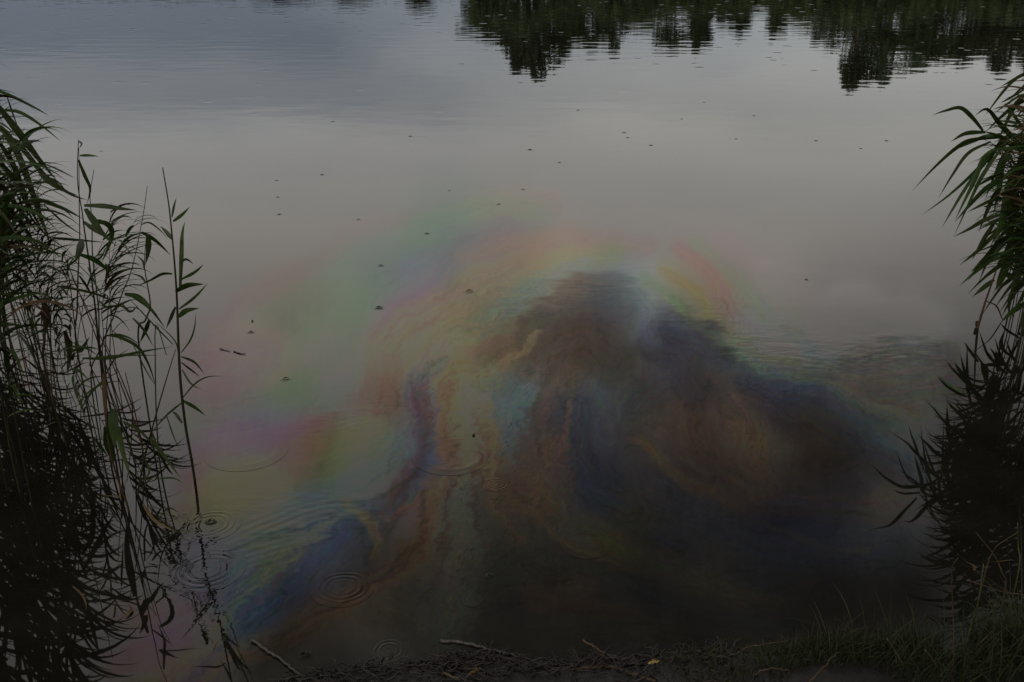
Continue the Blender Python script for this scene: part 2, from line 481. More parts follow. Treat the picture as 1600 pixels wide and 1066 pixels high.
SWATCH = [  # local colour multipliers; dark reflections of sky and reeds are painted in too
    (840, 498, 0.92, 1.04, 0.94), (951, 478, 0.75, 1.06, 1.40), (897, 555, 0.78, 0.63, 0.48), (919, 523, 1.13, 0.80, 0.87), (1021, 488, 2.09, 2.60, 2.60),
    (1060, 523, 0.72, 0.71, 1.29), (1079, 565, 0.69, 0.92, 1.82), (1117, 568, 2.60, 1.72, 0.56), (1206, 606, 0.49, 0.28, 1.70), (849, 565, 2.60, 2.60, 2.60),
    (792, 606, 1.01, 2.32, 2.60), (785, 542, 1.09, 0.64, 0.36), (951, 603, 1.52, 2.58, 2.60), (732, 656, 1.67, 2.50, 2.16), (720, 783, 1.21, 1.67, 1.41),
    (697, 656, 1.81, 0.84, 0.25), (764, 688, 2.60, 1.18, 0.56), (793, 681, 0.89, 1.30, 2.02), (844, 672, 1.45, 1.12, 1.12), (911, 672, 1.37, 1.35, 1.71),
    (927, 799, 0.70, 1.00, 2.47), (847, 793, 1.60, 1.30, 0.93), (1039, 713, 2.02, 1.45, 1.06), (1086, 751, 0.92, 0.78, 1.03), (1118, 656, 1.02, 0.78, 0.73),
    (959, 834, 1.87, 1.57, 0.53), (364, 624, 1.47, 0.90, 1.09), (443, 633, 0.90, 2.09, 0.68), (405, 668, 0.87, 0.92, 2.59), (459, 694, 2.60, 0.79, 1.91),
    (380, 703, 2.60, 1.54, 1.30), (396, 758, 2.60, 2.60, 0.91), (507, 713, 0.74, 0.87, 0.40), (587, 687, 1.67, 2.60, 1.68), (587, 739, 1.76, 2.60, 2.43),
    (644, 640, 1.02, 0.25, 0.42), (657, 694, 0.75, 0.95, 2.60), (667, 624, 1.72, 2.60, 2.60), (619, 751, 0.68, 0.25, 0.25), (577, 790, 1.13, 2.52, 2.60),
    (491, 831, 0.85, 1.10, 2.49), (491, 866, 1.98, 2.60, 2.60), (619, 790, 1.93, 1.37, 2.60), (472, 914, 0.25, 0.27, 0.71), (425, 883, 1.22, 1.69, 0.98),
    (379, 955, 0.39, 0.94, 2.60), (335, 999, 2.60, 2.60, 1.36), (291, 1011, 2.60, 0.95, 1.43), (504, 955, 1.98, 1.15, 0.68), (441, 1045, 0.37, 0.34, 0.26),
    (354, 911, 0.87, 0.94, 2.22), (1175, 665, 2.45, 2.60, 1.32), (1269, 673, 1.06, 0.76, 0.42), (1269, 590, 0.25, 1.35, 2.60), (1363, 635, 1.53, 2.41, 1.51),
    (1333, 650, 0.82, 1.16, 2.60), (1400, 703, 2.42, 2.48, 2.60), (1438, 785, 2.60, 2.60, 2.60), (1340, 590, 2.03, 1.13, 0.86), (1419, 545, 1.78, 1.80, 1.87),
    (1325, 530, 2.60, 2.60, 2.60), (1156, 748, 1.25, 1.23, 1.05), (1213, 796, 0.35, 0.42, 1.02), (1288, 796, 0.48, 0.60, 1.18), (1000, 600, 0.52, 0.45, 0.37),
    (600, 700, 1.02, 1.53, 1.15), (1000, 900, 0.38, 0.42, 0.60), (680, 960, 0.94, 1.00, 0.92), (1150, 670, 1.01, 0.89, 1.01), (620, 820, 0.71, 0.49, 0.25),
    (450, 480, 1.10, 0.97, 0.89), (1200, 900, 0.62, 0.71, 0.99), (1100, 850, 1.11, 1.05, 1.11), (800, 860, 0.66, 0.78, 0.59), (760, 780, 0.80, 0.58, 0.58),
    (560, 880, 0.50, 0.51, 0.61), (900, 900, 1.25, 0.82, 0.59), (1350, 860, 2.60, 2.60, 2.60), (600, 960, 1.13, 0.98, 0.71), (740, 850, 1.03, 1.02, 0.84),
    (700, 560, 2.60, 1.62, 0.81), (640, 520, 2.00, 1.31, 1.16), (560, 480, 1.19, 1.34, 1.12), (620, 440, 0.97, 0.96, 1.26), (520, 560, 1.54, 2.60, 1.25),
    (400, 560, 2.08, 1.35, 1.29), (760, 440, 1.01, 1.08, 0.93), (1110, 440, 1.30, 0.94, 1.12), (1090, 470, 1.05, 1.22, 0.45), (1180, 560, 1.14, 2.60, 1.69),
    (1230, 570, 2.60, 2.59, 0.96), (1290, 620, 2.60, 2.60, 2.60), (880, 440, 1.81, 1.45, 1.21), (1200, 460, 1.39, 1.27, 1.25), (690, 350, 0.74, 0.92, 0.86),
    (800, 370, 1.01, 0.94, 0.82), (1334, 906, 0.25, 0.26, 0.36), (1400, 935, 0.34, 0.31, 0.28), (1250, 950, 0.38, 0.41, 0.48), (1100, 980, 0.54, 0.50, 0.50),
    (900, 980, 0.62, 0.56, 0.61), (500, 1000, 0.25, 0.25, 0.25), (800, 1000, 0.53, 0.46, 0.52), (1300, 980, 0.25, 0.25, 0.25), (1200, 592, 1.12, 1.05, 1.81),
    (1250, 604, 1.01, 0.99, 1.63), (1300, 600, 1.04, 1.13, 1.23), (1350, 612, 1.17, 1.18, 1.30), (1400, 622, 1.62, 1.97, 1.59), (1150, 562, 0.79, 0.99, 2.60),
    (1060, 600, 1.61, 1.42, 1.45), (1240, 720, 1.14, 0.99, 0.85),
]
SW_AB = np.array([fanpt(q[0], q[1]) for q in SWATCH]) if SWATCH else np.zeros((0, 2))
SW_L = np.log(np.array([q[2:5] for q in SWATCH])) if SWATCH else np.zeros((0, 3))


def film(x, y):
    """film colour with dark reflections painted in (reflection multiplier) for arrays of world x, y"""
    a, b = fan(x, y)
    # drifting folds; the film is more torn and stringy close to the bank, smooth far out
    tear = np.clip((b - 470) / 260, .15, 1)
    ch = chop(x, y)
    cen = np.exp(-(np.abs(a + 30) / 130) ** 3)          # along the axis of the fan it is most torn
    iso = tear * (.22 + .4 * cen)
    filw = .25 + .75 * np.clip((a + 260) / 160 + np.clip((b - 880) / 60, 0, 2), 0, 1)   # the outer left film is smooth
    wa = a + 34 * fbm(a / 90, b / 90, 4) + iso * (58 * fbm(a / 30 + 5, b / 60, 4) + 22 * fbm(a / 7 + 5, b / 20, 3))
    wb = b + 30 * fbm(a / 80 + 40, b / 80 + 7, 4) + iso * 44 * fbm(a / 30 + 31, b / 18 + 3, 4)
    jag = tear * cen
    wa = wa + (.15 * tear + .6 * jag) * 40 * fbm(a / 15 + b / 40, b / 6.5, 3) + iso * 14 * fbm(a / 5, b / 5, 2)
    wb = wb + jag * 20 * fbm(a / 12 + 71, b / 9, 3)
    wb = wb + (.15 + ch) * 44 * fbm(a / 36 + 3 + b / 60, b / 6, 2)
    out = np.ones((len(x), 3))
    for si, (P, w_, col_, st_, ex) in enumerate(FILM_AB):
        lo, hi = P.min(0) - 2.6 * w_, P.max(0) + 2.6 * w_
        idx = np.nonzero((wa > lo[0]) & (wa < hi[0]) & (wb > lo[1]) & (wb < hi[1]))[0]
        if not len(idx):
            continue
        qa, qb = wa[idx], wb[idx]
        dm = np.full(len(idx), 1e9)
        sg, al_ = np.zeros(len(idx)), np.zeros(len(idx))
        run = 0.0
        for i in range(len(P) - 1):
            d = P[i + 1] - P[i]
            L = d @ d + 1e-9
            t = np.clip(((qa - P[i, 0]) * d[0] + (qb - P[i, 1]) * d[1]) / L, 0, 1)
            ea, eb = qa - P[i, 0] - t * d[0], qb - P[i, 1] - t * d[1]
            dd = ea ** 2 + eb ** 2
            m_ = dd < dm
            dm = np.where(m_, dd, dm)
            sg = np.where(m_, np.sign(d[0] * eb - d[1] * ea), sg)
            al_ = np.where(m_, run + t * math.sqrt(L), al_)
            run += math.sqrt(L)
        dm = np.sqrt(dm)
        sg = sg * dm                              # signed distance across the streak
        dm = dm / w_
        al = (st_ * (np.exp(-dm ** ex) * .85 + np.exp(-dm ** 2 * .8) * .15))[:, None]
        # interference filaments run along the streak
        tr = tear[idx] * filw[idx]
        ph = sg / 26 + 1.6 * fbm(sg / 11 + si * 7, al_ / 70, 4) + .9 * fbm(sg / 4 + si * 3, al_ / 34, 3) + si * .37
        ph2 = sg / 9 + 2.4 * fbm(sg / 8 + si * 5, al_ / 60, 3)
        fil = np.stack([1 + tr * (.15 * min(1, 26 / w_) * np.cos(2 * np.pi * (ph + c_ / 3.0)) + .15 * min(1, 14 / w_) * np.cos(2 * np.pi * ph2)) for c_ in range(3)], -1)
        # thin dark and bright threads where the film is folded
        f1 = fbm(sg / 16 + si * 11, al_ / 110 + .02 * sg, 4)
        f2 = fbm(sg / 13 + si * 13 + 40, al_ / 90 + .02 * sg, 4)
        dk = np.exp(-(f1 / .022) ** 2)
        lt = np.exp(-((f2 - .05) / .020) ** 2)
        fil = fil * (1 - .38 * tr * dk)[:, None] * (1 + (tr * lt)[:, None] * np.array([.42, .30, .10]))
        out[idx] = out[idx] * (1 - al) + col_ * fil * al
    # fine drawn-out streaks inside the film only
    amt = np.clip(np.abs(out - 1).sum(1) * 1.2, 0, 1)
    st = fbm(wa / 7, wb / 30, 4)
    out *= (1 + .35 * amt * tear * st)[:, None]
    if len(SW_AB):
        num, den_ = np.zeros((len(x), 3)), np.full(len(x), .35)
        for (sa, sb), lv in zip(SW_AB, SW_L):
            idx = np.nonzero((np.abs(wa - sa) < 110) & (np.abs(wb - sb) < 110))[0]
            g = np.exp(-((wa[idx] - sa) ** 2 + (wb[idx] - sb) ** 2) / (50 ** 2))
            num[idx] += g[:, None] * lv
            den_[idx] += g
        out *= np.exp(num / den_[:, None])
    g_ = out.mean(1, keepdims=True)
    out = g_ + (out - g_) * (1 - .16 * tear[:, None])
    out = np.clip(out, .05, 1.2)
    return out, amt


CHOP = [([(350, 800), (430, 800), (520, 785)], 34, 1.0), ([(360, 860), (450, 840), (560, 800)], 34, .9),
        ([(470, 672), (560, 645), (620, 630)], 24, .8), ([(800, 480), (900, 440), (980, 440)], 40, .9),
        ([(1020, 490), (1120, 500)], 26, .7), ([(1150, 535), (1280, 560), (1450, 545)], 32, 1.0),
        ([(340, 960), (420, 900)], 40, .5), ([(700, 850), (800, 800)], 60, .3), ([(300, 830), (300, 900)], 40, .8)]
CHOP_AB = [(np.array([fanpt(*p) for p in pts]), w_, s_) for pts, w_, s_ in CHOP]


def chop(x, y):
    a, b = fan(x, y)
    out = np.zeros(len(x))
    for P, w_, s_ in CHOP_AB:
        dm = np.full(len(x), 1e9)
        for i in range(len(P) - 1):
            d = P[i + 1] - P[i]
            t = np.clip(((a - P[i, 0]) * d[0] + (b - P[i, 1]) * d[1]) / (d @ d), 0, 1)
            dm = np.minimum(dm, (a - P[i, 0] - t * d[0]) ** 2 + (b - P[i, 1] - t * d[1]) ** 2)
        out = np.maximum(out, s_ * np.exp(-dm / (w_ * w_)))
    return out


# water material: mirror-like surface (tinted by the film) over murky water
def water_material():
    m = bpy.data.materials.new('lake_water')
    m.use_nodes = True
    t = m.node_tree
    t.nodes.clear()
    at_f = N(t, 'ShaderNodeAttribute', attribute_name='film')
    at_c = N(t, 'ShaderNodeAttribute', attribute_name='chop')
    tcn = N(t, 'ShaderNodeTexCoord')

    def wav(scale, sx, sy, rot, detail):
        mp = N(t, 'ShaderNodeMapping')
        mp.inputs['Rotation'].default_value = (0, 0, rot)
        mp.inputs['Scale'].default_value = (sx, sy, 1)
        t.links.new(tcn.outputs['Object'], mp.inputs['Vector'])
        no = N(t, 'ShaderNodeTexNoise', inp={'Scale': scale, 'Detail': detail, 'Roughness': .5})
        t.links.new(mp.outputs[0], no.inputs['Vector'])
        return no.outputs['Fac']
    w1 = wav(1.6, .7, 1.0, .15, 2)          # slow swell
    w2 = wav(7.0, .55, 1.0, -.25, 2)        # small wind ripples
    w3 = wav(14.0, .45, 1.0, .3, 3)         # wavelets in the choppy patches
    # breeze is stronger out on the lake
    sp = N(t, 'ShaderNodeSeparateXYZ')
    t.links.new(tcn.outputs['Object'], sp.inputs[0])
    far = N(t, 'ShaderNodeMapRange', inp={1: 7.0, 2: 40.0, 3: 0.40, 4: 0.9})
    t.links.new(sp.outputs[1], far.inputs[0])
    h = math_n(t, 'ADD', math_n(t, 'MULTIPLY', w1, .0016),
               math_n(t, 'MULTIPLY', math_n(t, 'MULTIPLY', far.outputs[0]), .0010))
    h = math_n(t, 'ADD', h, math_n(t, 'MULTIPLY', math_n(t, 'MULTIPLY', w3, at_c.outputs['Fac']), .0017))
    # long low waves and pock marks of the rain out on the open lake
    w4 = wav(1.9, .5, 1.0, .05, 1)
    far2 = N(t, 'ShaderNodeMapRange', inp={1: 11.0, 2: 34.0, 3: 0.0, 4: 1.0})
    t.links.new(sp.outputs[1], far2.inputs[0])
    h = math_n(t, 'ADD', h, math_n(t, 'MULTIPLY', math_n(t, 'MULTIPLY', w4, far2.outputs[0]), .0075))
    vo = N(t, 'ShaderNodeTexVoronoi', inp={'Scale': 1.1, 'Randomness': 1.0})
    t.links.new(tcn.outputs['Object'], vo.inputs['Vector'])
    pock = N(t, 'ShaderNodeMapRange', interpolation_type='SMOOTHSTEP', inp={1: .03, 2: .16, 3: 1.0, 4: 0.0})
    t.links.new(vo.outputs['Distance'], pock.inputs[0])
    h = math_n(t, 'ADD', h, math_n(t, 'MULTIPLY', math_n(t, 'MULTIPLY', pock.outputs[0], far2.outputs[0]), .0045))
    bp = N(t, 'ShaderNodeBump', inp={'Strength': 1.0, 'Distance': 1.0})
    t.links.new(h, bp.inputs['Height'])
    fr = N(t, 'ShaderNodeFresnel', inp={'IOR': 1.345})
    t.links.new(bp.outputs[0], fr.inputs['Normal'])
    gl = N(t, 'ShaderNodeBsdfGlossy', inp={'Roughness': .018})
    t.links.new(at_f.outputs['Color'], gl.inputs['Color'])
    t.links.new(bp.outputs[0], gl.inputs['Normal'])
    # murky body colour: silt showing near the shallow bank
    no = N(t, 'ShaderNodeTexNoise', inp={'Scale': 2.4, 'Detail': 5, 'Roughness': .6})
    t.links.new(tcn.outputs['Object'], no.inputs['Vector'])
    col = ramp(t, no.outputs['Fac'], [(.3, (.0040, .0040, .0032)), (.7, (.0095, .0090, .0066))])
    df = N(t, 'ShaderNodeBsdfDiffuse')
    t.links.new(col, df.inputs['Color'])
    mx = N(t, 'ShaderNodeMixShader')
    t.links.new(fr.outputs[0], mx.inputs[0])
    t.links.new(df.outputs[0], mx.inputs[1])
    t.links.new(gl.outputs[0], mx.inputs[2])
    o = N(t, 'ShaderNodeOutputMaterial')
    t.links.new(mx.outputs[0], o.inputs[0])
    return m


M['water'] = water_material()


def grid_object(name, X, Y, Z, mat, parent=None, origin=(0, 0, 0), cyclic=False):
    nr, nc = X.shape
    me = bpy.data.meshes.new(name)
    co = np.stack([X, Y, Z], -1).reshape(-1, 3).astype(np.float32)
    i = np.arange(nr - 1)[:, None]
    j = np.arange(nc if cyclic else nc - 1)[None, :]
    j2 = (j + 1) % nc
    q = np.stack([i * nc + j, i * nc + j2, (i + 1) * nc + j2, (i + 1) * nc + j], -1).reshape(-1, 4)
    if cyclic:
        q = q[:, ::-1].copy()
    me.vertices.add(len(co))
    me.vertices.foreach_set('co', co.ravel())
    me.loops.add(q.size)
    me.loops.foreach_set('vertex_index', q.ravel().astype(np.int32))
    me.polygons.add(len(q))
    me.polygons.foreach_set('loop_start', np.arange(0, q.size, 4, dtype=np.int32))
    me.polygons.foreach_set('use_smooth', np.ones(len(q), dtype=bool))
    me.materials.append(mat)
    me.update(calc_edges=True)
    me.validate()
    o = bpy.data.objects.new(name, me)
    C.objects.link(o)
    o.location = origin
    if parent:
        o.parent = parent
    return o


def film_attrs(o, wx, wy):
    me = o.data
    f, amt = film(wx, wy)
    at_ = me.attributes.new('film', 'FLOAT_COLOR', 'POINT')
    at_.data.foreach_set('color', np.concatenate([f, np.ones((len(f), 1))], 1).astype(np.float32).ravel())
    at_ = me.attributes.new('chop', 'FLOAT', 'POINT')
    at_.data.foreach_set('value', chop(wx, wy).astype(np.float32))


# ------------------------------------------------------------------ the setting: lake and ground
dep = np.concatenate([np.linspace(R(60), R(44), 12)[:-1], np.linspace(R(44), R(2.2), 430), np.linspace(R(2.0), R(.55), 40)])
Yr = H / np.tan(dep)
sc = np.concatenate([-np.geomspace(5, .56, 22), np.linspace(-.55, .55, 620), np.geomspace(.56, 5, 22)])
YY = np.repeat(Yr[:, None], len(sc), 1)
XX = sc[None, :] * (.9245 * YY + .991)
# little wave trains: (middle of the train, a point along its crest line, wavelength, crest length, depth of the train, height)
TRAINS = [((450, 812), (520, 788), .050, .30, .10, .00050), ((405, 865), (480, 842), .044, .22, .09, .00042), ((545, 660), (600, 648), .055, .26, .07, .00034),
          ((895, 452), (960, 440), .080, .40, .14, .0005), ((1240, 556), (1330, 566), .075, .50, .12, .0006), ((1390, 548), (1450, 540), .07, .35, .16, .0005),
          ((370, 930), (420, 890), .035, .14, .07, .00030), ((820, 470), (850, 460), .07, .2, .16, .0004)]


def wavelets(x, y):
    z = np.zeros_like(x)
    for (cpx, cdir, lam, L, D, A) in TRAINS:
        c, e = at(*cpx), at(*cdir)
        u = np.array([e.x - c.x, e.y - c.y])
        u /= np.linalg.norm(u)
        dx, dy = x - c.x, y - c.y
        s_, t = dx * u[0] + dy * u[1], -dx * u[1] + dy * u[0]
        t2 = t + .6 * s_ * s_ + .05 * fbm(x * 5, y * 5, 2)
        z += A * np.sin(2 * np.pi * t2 / lam + 3 * fbm(x * 3 + 9, y * 3, 2)) * np.exp(-(s_ / L) ** 2 - (t / D) ** 2) * (1 + fbm(x * 9, y * 9, 2))
    return z


water = grid_object('water', XX, YY, wavelets(XX.ravel(), YY.ravel()).reshape(XX.shape), M['water'])
tag(water, 'grey lake water with a rainbow coloured oil slick and raindrop rings', kind='structure')
film_attrs(water, XX.ravel(), YY.ravel())

# shoreline: (pixel x, pixel y) of the edge of the bank
SHORE = [(-600, 1330), (-100, 1190), (250, 1110), (420, 1075), (490, 1060), (560, 1051), (630, 1046), (690, 1034), (750, 1029), (800, 1038),
         (860, 1043), (920, 1039), (980, 1034), (1040, 1026), (1120, 1023), (1200, 1020), (1300, 1016), (1400, 1012),
         (1500, 1006), (1600, 998), (1800, 975), (2100, 930)]
_sp = [at(*p) for p in SHORE]
SX, SY = np.array([p.x for p in _sp]), np.array([p.y for p in _sp])


def shore_y(x):
    return np.interp(x, SX, SY)


def ground_z(x, y):
    d = shore_y(x) - y                       # >0 on the near bank
    near = np.where(d > 0, .035 * (1 - np.exp(-d / .03)) + .16 * np.clip(d, 0, 1) + .42 * np.clip(d - .5, 0, 2.2), -.55 * (1 - np.exp(d / .5)) - .05)
    near = near + np.where(d > -.25, .05 * fbm(x * 6, y * 6, 4) * np.clip(d * 6 + .5, 0, 1), 0)
    fs = 74 + 6 * fbm(x / 40 + 3, x * 0 + .5, 3)
    e = y - fs
    far = np.clip(e * .12, -2.0, 1.4) + np.clip(e - 40, 0, 400) * .012
    return np.where(y > 30, far, near)


gx = np.concatenate([-np.geomspace(2500, 3.2, 40), np.linspace(-3.1, 3.1, 240), np.geomspace(3.2, 2500, 40)])
gy = np.concatenate([-np.geomspace(400, .3, 20), np.linspace(-.2, 2.2, 40), np.linspace(2.22, 4.2, 150), np.geomspace(4.3, 60, 30), np.linspace(62, 100, 40), np.geomspace(104, 3000, 25)])
GX, GY = np.meshgrid(gx, gy)
ground = grid_object('ground', GX, GY, ground_z(GX.ravel(), GY.ravel()).reshape(GX.shape), M['soil'])
tag(ground, 'dark wet soil of the lake bank', kind='structure')


def gz(x, y):
    return float(ground_z(np.array([x]), np.array([y]))[0])


# ------------------------------------------------------------------ raindrop rings (parts of the water)
def ripple(px, py, rpx, kind='ring', amp=1.0, arc=None):
    c = at(px, py)
    dist = (c - Vector((0, 0, H))).length
    r = rpx * dist / FPX
    nr_, na = (46, 64) if kind == 'ring' else (16, 28)
    if rpx < 6:
        nr_, na = 14, 20
    rad = np.linspace(0.02, 1.35, nr_)[:, None]
    an = np.linspace(0, 2 * math.pi, na, endpoint=False)[None, :]
    X, Y = rad * np.cos(an) * r, rad * np.sin(an) * r
    rr = rad + 0 * an
    if kind == 'ring':
        lam = .26 if rpx > 30 else .36
        env = np.exp(-((rr - .82) / .30) ** 2) + .55 * np.exp(-(rr / .16) ** 2)
        rw = rr * (1 + .03 * np.sin(2 * an + rpx) + .02 * np.sin(5 * an))
        h = amp * .015 * lam * r * np.cos(2 * math.pi * (rw - 1) / lam) * env
    elif kind == 'arc':
        env = np.exp(-((rr - 1.0) / .05) ** 2)
        h = amp * .0045 * r * env
    else:                                     # the crater and collar of a drop that has just struck
        h = amp * r * (-.55 * np.exp(-(rr / .33) ** 2) + .34 * np.exp(-((rr - .62) / .2) ** 2))
    if arc:
        a0, a1 = arc
        mid, half = (a0 + a1) / 2, (a1 - a0) / 2
        dd = np.abs((an - mid + math.pi) % (2 * math.pi) - math.pi)
        h = h * np.clip((half - dd) / .5, 0, 1)
    p1, p2 = random.uniform(0, 6.28), random.uniform(0, 6.28)
    if kind == 'ring':
        h = h * (1 + .45 * np.sin(an + p1) + .3 * np.sin(3 * an + p2) * rr)
    fade = np.clip((1.33 - rr) / .2, 0, 1)
    Z = .0011 + h * fade
    o = grid_object('ripple', X, Y, Z, M['water'], parent=water, origin=(c.x, c.y, 0), cyclic=True)
    film_attrs(o, (X + c.x).ravel(), (Y + c.y).ravel())
    return o


for a in [(775, 757, 17), (607, 1016, 21), (738, 938, 13), (535, 918, 36), (323, 890, 42), (328, 820, 34), (1447, 976, 22)]:
    ripple(*a)
ripple(385, 705, 46, 'arc', .8, (4.6, 6.6))
ripple(705, 712, 46, 'arc', 1.0, (3.9, 6.4))
ripple(915, 850, 30, 'arc', .8, (.3, 2.6))
ripple(476, 1024, 9, 'hit', .8)
ripple(330, 816, 9, 'hit', .8)
SPLASH = [(432, 282, 4), (434, 308, 3), (436, 335, 4), (503, 273, 3), (560, 343, 4), (595, 415, 5), (592, 481, 7), (667, 365, 4), (779, 319, 4),
          (817, 296, 4), (702, 298, 3), (733, 455, 8), (392, 519, 7), (446, 592, 9), (828, 234, 4), (874, 254, 4), (1017, 227, 4), (975, 207, 4),
          (981, 215, 4), (1150, 217, 3), (1275, 220, 3), (641, 213, 3), (1260, 437, 3), (1385, 220, 3), (1345, 232, 3), (1178, 181, 3), (1065, 186, 3),
          (903, 172, 3), (765, 900, 6), (158, 236, 3), (1100, 160, 3), (520, 190, 3)]
for x_, y_, r_ in SPLASH:
    ripple(x_, y_, r_ * random.uniform(.7, 1.05), 'hit', random.uniform(.2, .5))

# ------------------------------------------------------------------ far bank: trees seen mirrored in the lake
def tree_meshes(seed, h, w):
    rd = random.Random(seed)
    tb = MB()
    pts = [Vector((rd.uniform(-.1, .1) * i, rd.uniform(-.1, .1) * i, h * .8 * i / 5)) for i in range(6)]
    tb.tube(pts, [.17 - .026 * i for i in range(6)], 7)
    lobes = []
    for q in range(9):
        z = h * rd.uniform(.25, .88)
        rr = w * .5 * (1 - abs(z / h - .5)) * rd.uniform(.4, .9)
        an = rd.uniform(0, 6.28)
        c = Vector((math.cos(an) * rr, math.sin(an) * rr, z))
        lobes.append((c, w * rd.uniform(.20, .34), h * rd.uniform(.09, .17)))
        tb.tube([Vector((0, 0, z * .62)), Vector((c.x * .5, c.y * .5, z * .8)), c], [.07, .05, .02], 5)
    lobes.append((Vector((0, 0, h * .9)), w * .15, h * .13))
    cb = MB()
    for c, rx, rz in lobes:
        for q in range(560):
            d = Vector((rd.gauss(0, 1), rd.gauss(0, 1), rd.gauss(0, 1))).normalized() * rd.uniform(.55, 1.05)
            p = c + Vector((d.x * rx, d.y * rx, d.z * rz))
            s = rd.uniform(.08, .20)
            n = Vector((rd.gauss(0, 1), rd.gauss(0, 1), rd.gauss(.3, 1))).normalized()
            u = n.orthogonal().normalized()
            v = n.cross(u)
            b = len(cb.v)
            cb.v += [p - u * s, p - v * s * .6, p + u * s, p + v * s * .6]
            cb.f.append((b, b + 1, b + 2, b + 3))
    return tb.mesh('trunk', M['bark']), cb.mesh('crown', M['tree'], False)


TV = [tree_meshes(s, 8.0, 4.6) for s in (1, 2, 3)] + [tree_meshes(7, 8.0, 2.6)]
# pixel x, lowest pixel y of the mirror image, width in pixels, kind
TREES = [(765, 64, 70, 0), (808, 112, 60, 1), (842, 124, 66, 2), (885, 86, 50, 3), (925, 78, 66, 0), (962, 84, 46, 1), (1012, 50, 60, 2), (1055, 80, 55, 0),
         (1092, 82, 34, 3), (1132, 42, 54, 1), (1160, 58, 30, 3), (1212, 60, 28, 3), (1250, 40, 70, 2), (1285, 66, 60, 1), (1345, 140, 66, 0),
         (1395, 128, 74, 1), (1452, 108, 76, 2), (1515, 98, 84, 0), (1580, 112, 84, 1), (1640, 125, 90, 2), (1720, 120, 110, 0), (1800, 100, 110, 1),
         (652, 18, 40, 2), (545, 8, 60, 0), (440, 6, 70, 1)]
for i, (px, py, wpx, kd) in enumerate(TREES):
    Yt = 84 + (i * 37 % 7) * 1.6
    p = atY(px, 0, Yt)
    z0 = gz(p.x, Yt)
    depa = PITCH + math.atan((py - 533) / FPX)
    top = Yt * math.tan(depa) - H
    hgt = max(1.5, top - z0)
    wm = wpx * (Yt * CP) / FPX
    t = empty('broadleaf_tree', (p.x, Yt, z0 - .1))
    tag(t, 'dark leafy tree on the far bank, mirrored upside down along the top of the water', 'tree', 'trees on the far bank')
    s_h, s_w = hgt / 8.0 * 1.02, wm / (4.6 if kd < 3 else 2.6) * 1.45
    for nm, me in zip(('trunk', 'crown'), TV[kd]):
        o = bpy.data.objects.new(nm, me)
        C.objects.link(o)
        o.parent = t
    t.scale = (s_w, s_w, s_h)
    t.rotation_euler.z = i * 2.1
# undergrowth and reeds along the far bank
rd = random.Random(5)
ub = MB()
for q in range(20000):
    px = rd.uniform(735, 1900) if rd.random() < .82 else rd.uniform(-300, 735)
    Yt = rd.uniform(77, 84)
    p = atY(px, 0, Yt)
    z0 = gz(p.x, Yt)
    hmax = (3.1 + 2.2 * mnoise.noise(Vector((p.x * .16, 1.7, 0))) + 1.2 * mnoise.noise(Vector((p.x * .6, 4.7, 0)))) if px > 735 else .9
    z = z0 + max(.2, hmax) * rd.random() ** .7
    s = rd.uniform(.18, .42)
    n = Vector((rd.gauss(0, 1), rd.gauss(0, 1), rd.gauss(.2, 1))).normalized()
    u = n.orthogonal().normalized()
    v = n.cross(u)
    b = len(ub.v)
    c = Vector((p.x, Yt, z))
    ub.v += [c - u * s, c - v * s * .6, c + u * s, c + v * s * .6]
    ub.f.append((b, b + 1, b + 2, b + 3))
o = ub.build('undergrowth', M['tree'], smooth=False)
tag(o, 'dense dark bushes massed along the foot of the far bank trees', 'bushes', kind='stuff')

# ------------------------------------------------------------------ reeds
def view_side(p, t):
    return t.cross((p - Vector((0, 0, H))).normalized())


def px_width(wpx, Y):
    return wpx * (Y * CP + 1.0) / FPX


REED_GROUP_L = 'reeds standing in the water on one side of the slick'


def traced_reed(label, Y, stalk, leaves, origin_px=(0, 130), scale=2.961, stalk_w=6, dry=False, group=None, base=None, seed=0, to_water=True):
    """one reed from lines read off the photograph; every line gets its own depth"""
    rdm = random.Random(seed)
    conv = lambda q: (origin_px[0] + q[0] / scale, origin_px[1] + q[1] / scale)
    sp_ = [conv(q) for q in stalk]
    pts = [atY(x, y, Y) for x, y in sp_]
    if to_water:
        bx = pts[-1].x + (pts[-1].x - pts[-2].x) * .15 if base is None else atY(conv(base)[0], 533, Y).x
        if pts[-1].z > 0:
            pts.append(Vector((bx, Y, -.12)))
    org = Vector((pts[-1].x, pts[-1].y, 0))
    root = empty('reed', org)
    tag(root, label, 'reed', group)
    cp = catmull(pts, max(10, 4 * len(pts)))
    n = len(cp)
    r = px_width(stalk_w / scale, Y) * .5
    mb = MB()
    mb.tube(cp, [r * (.35 + .65 * min(1, 1.6 * i / n)) for i in range(n)], 6)
    mb.build('stalk', M['dry' if dry else 'stalk'], root, origin=org)
    for L in leaves:
        lp, w_ = L[0], L[1]
        mt = L[2] if len(L) > 2 else 'leaf'
        m_ = len(lp)
        k0, k1 = rdm.uniform(-.06, .06), rdm.uniform(-.28, .22)
        P = [atY(*conv(q), Y + k0 + k1 * (i / (m_ - 1))) for i, q in enumerate(lp)]
        P = [q if q.z > .004 else Vector((q.x, q.y, .004)) for q in P]
        b = MB()
        b.blade(catmull(P, 5 + 3 * m_), px_width(w_ / scale, Y) * 1.12, view_side, rdm.uniform(-.6, .6))
        b.build('leaf', M[mt], root, origin=org)
    return root


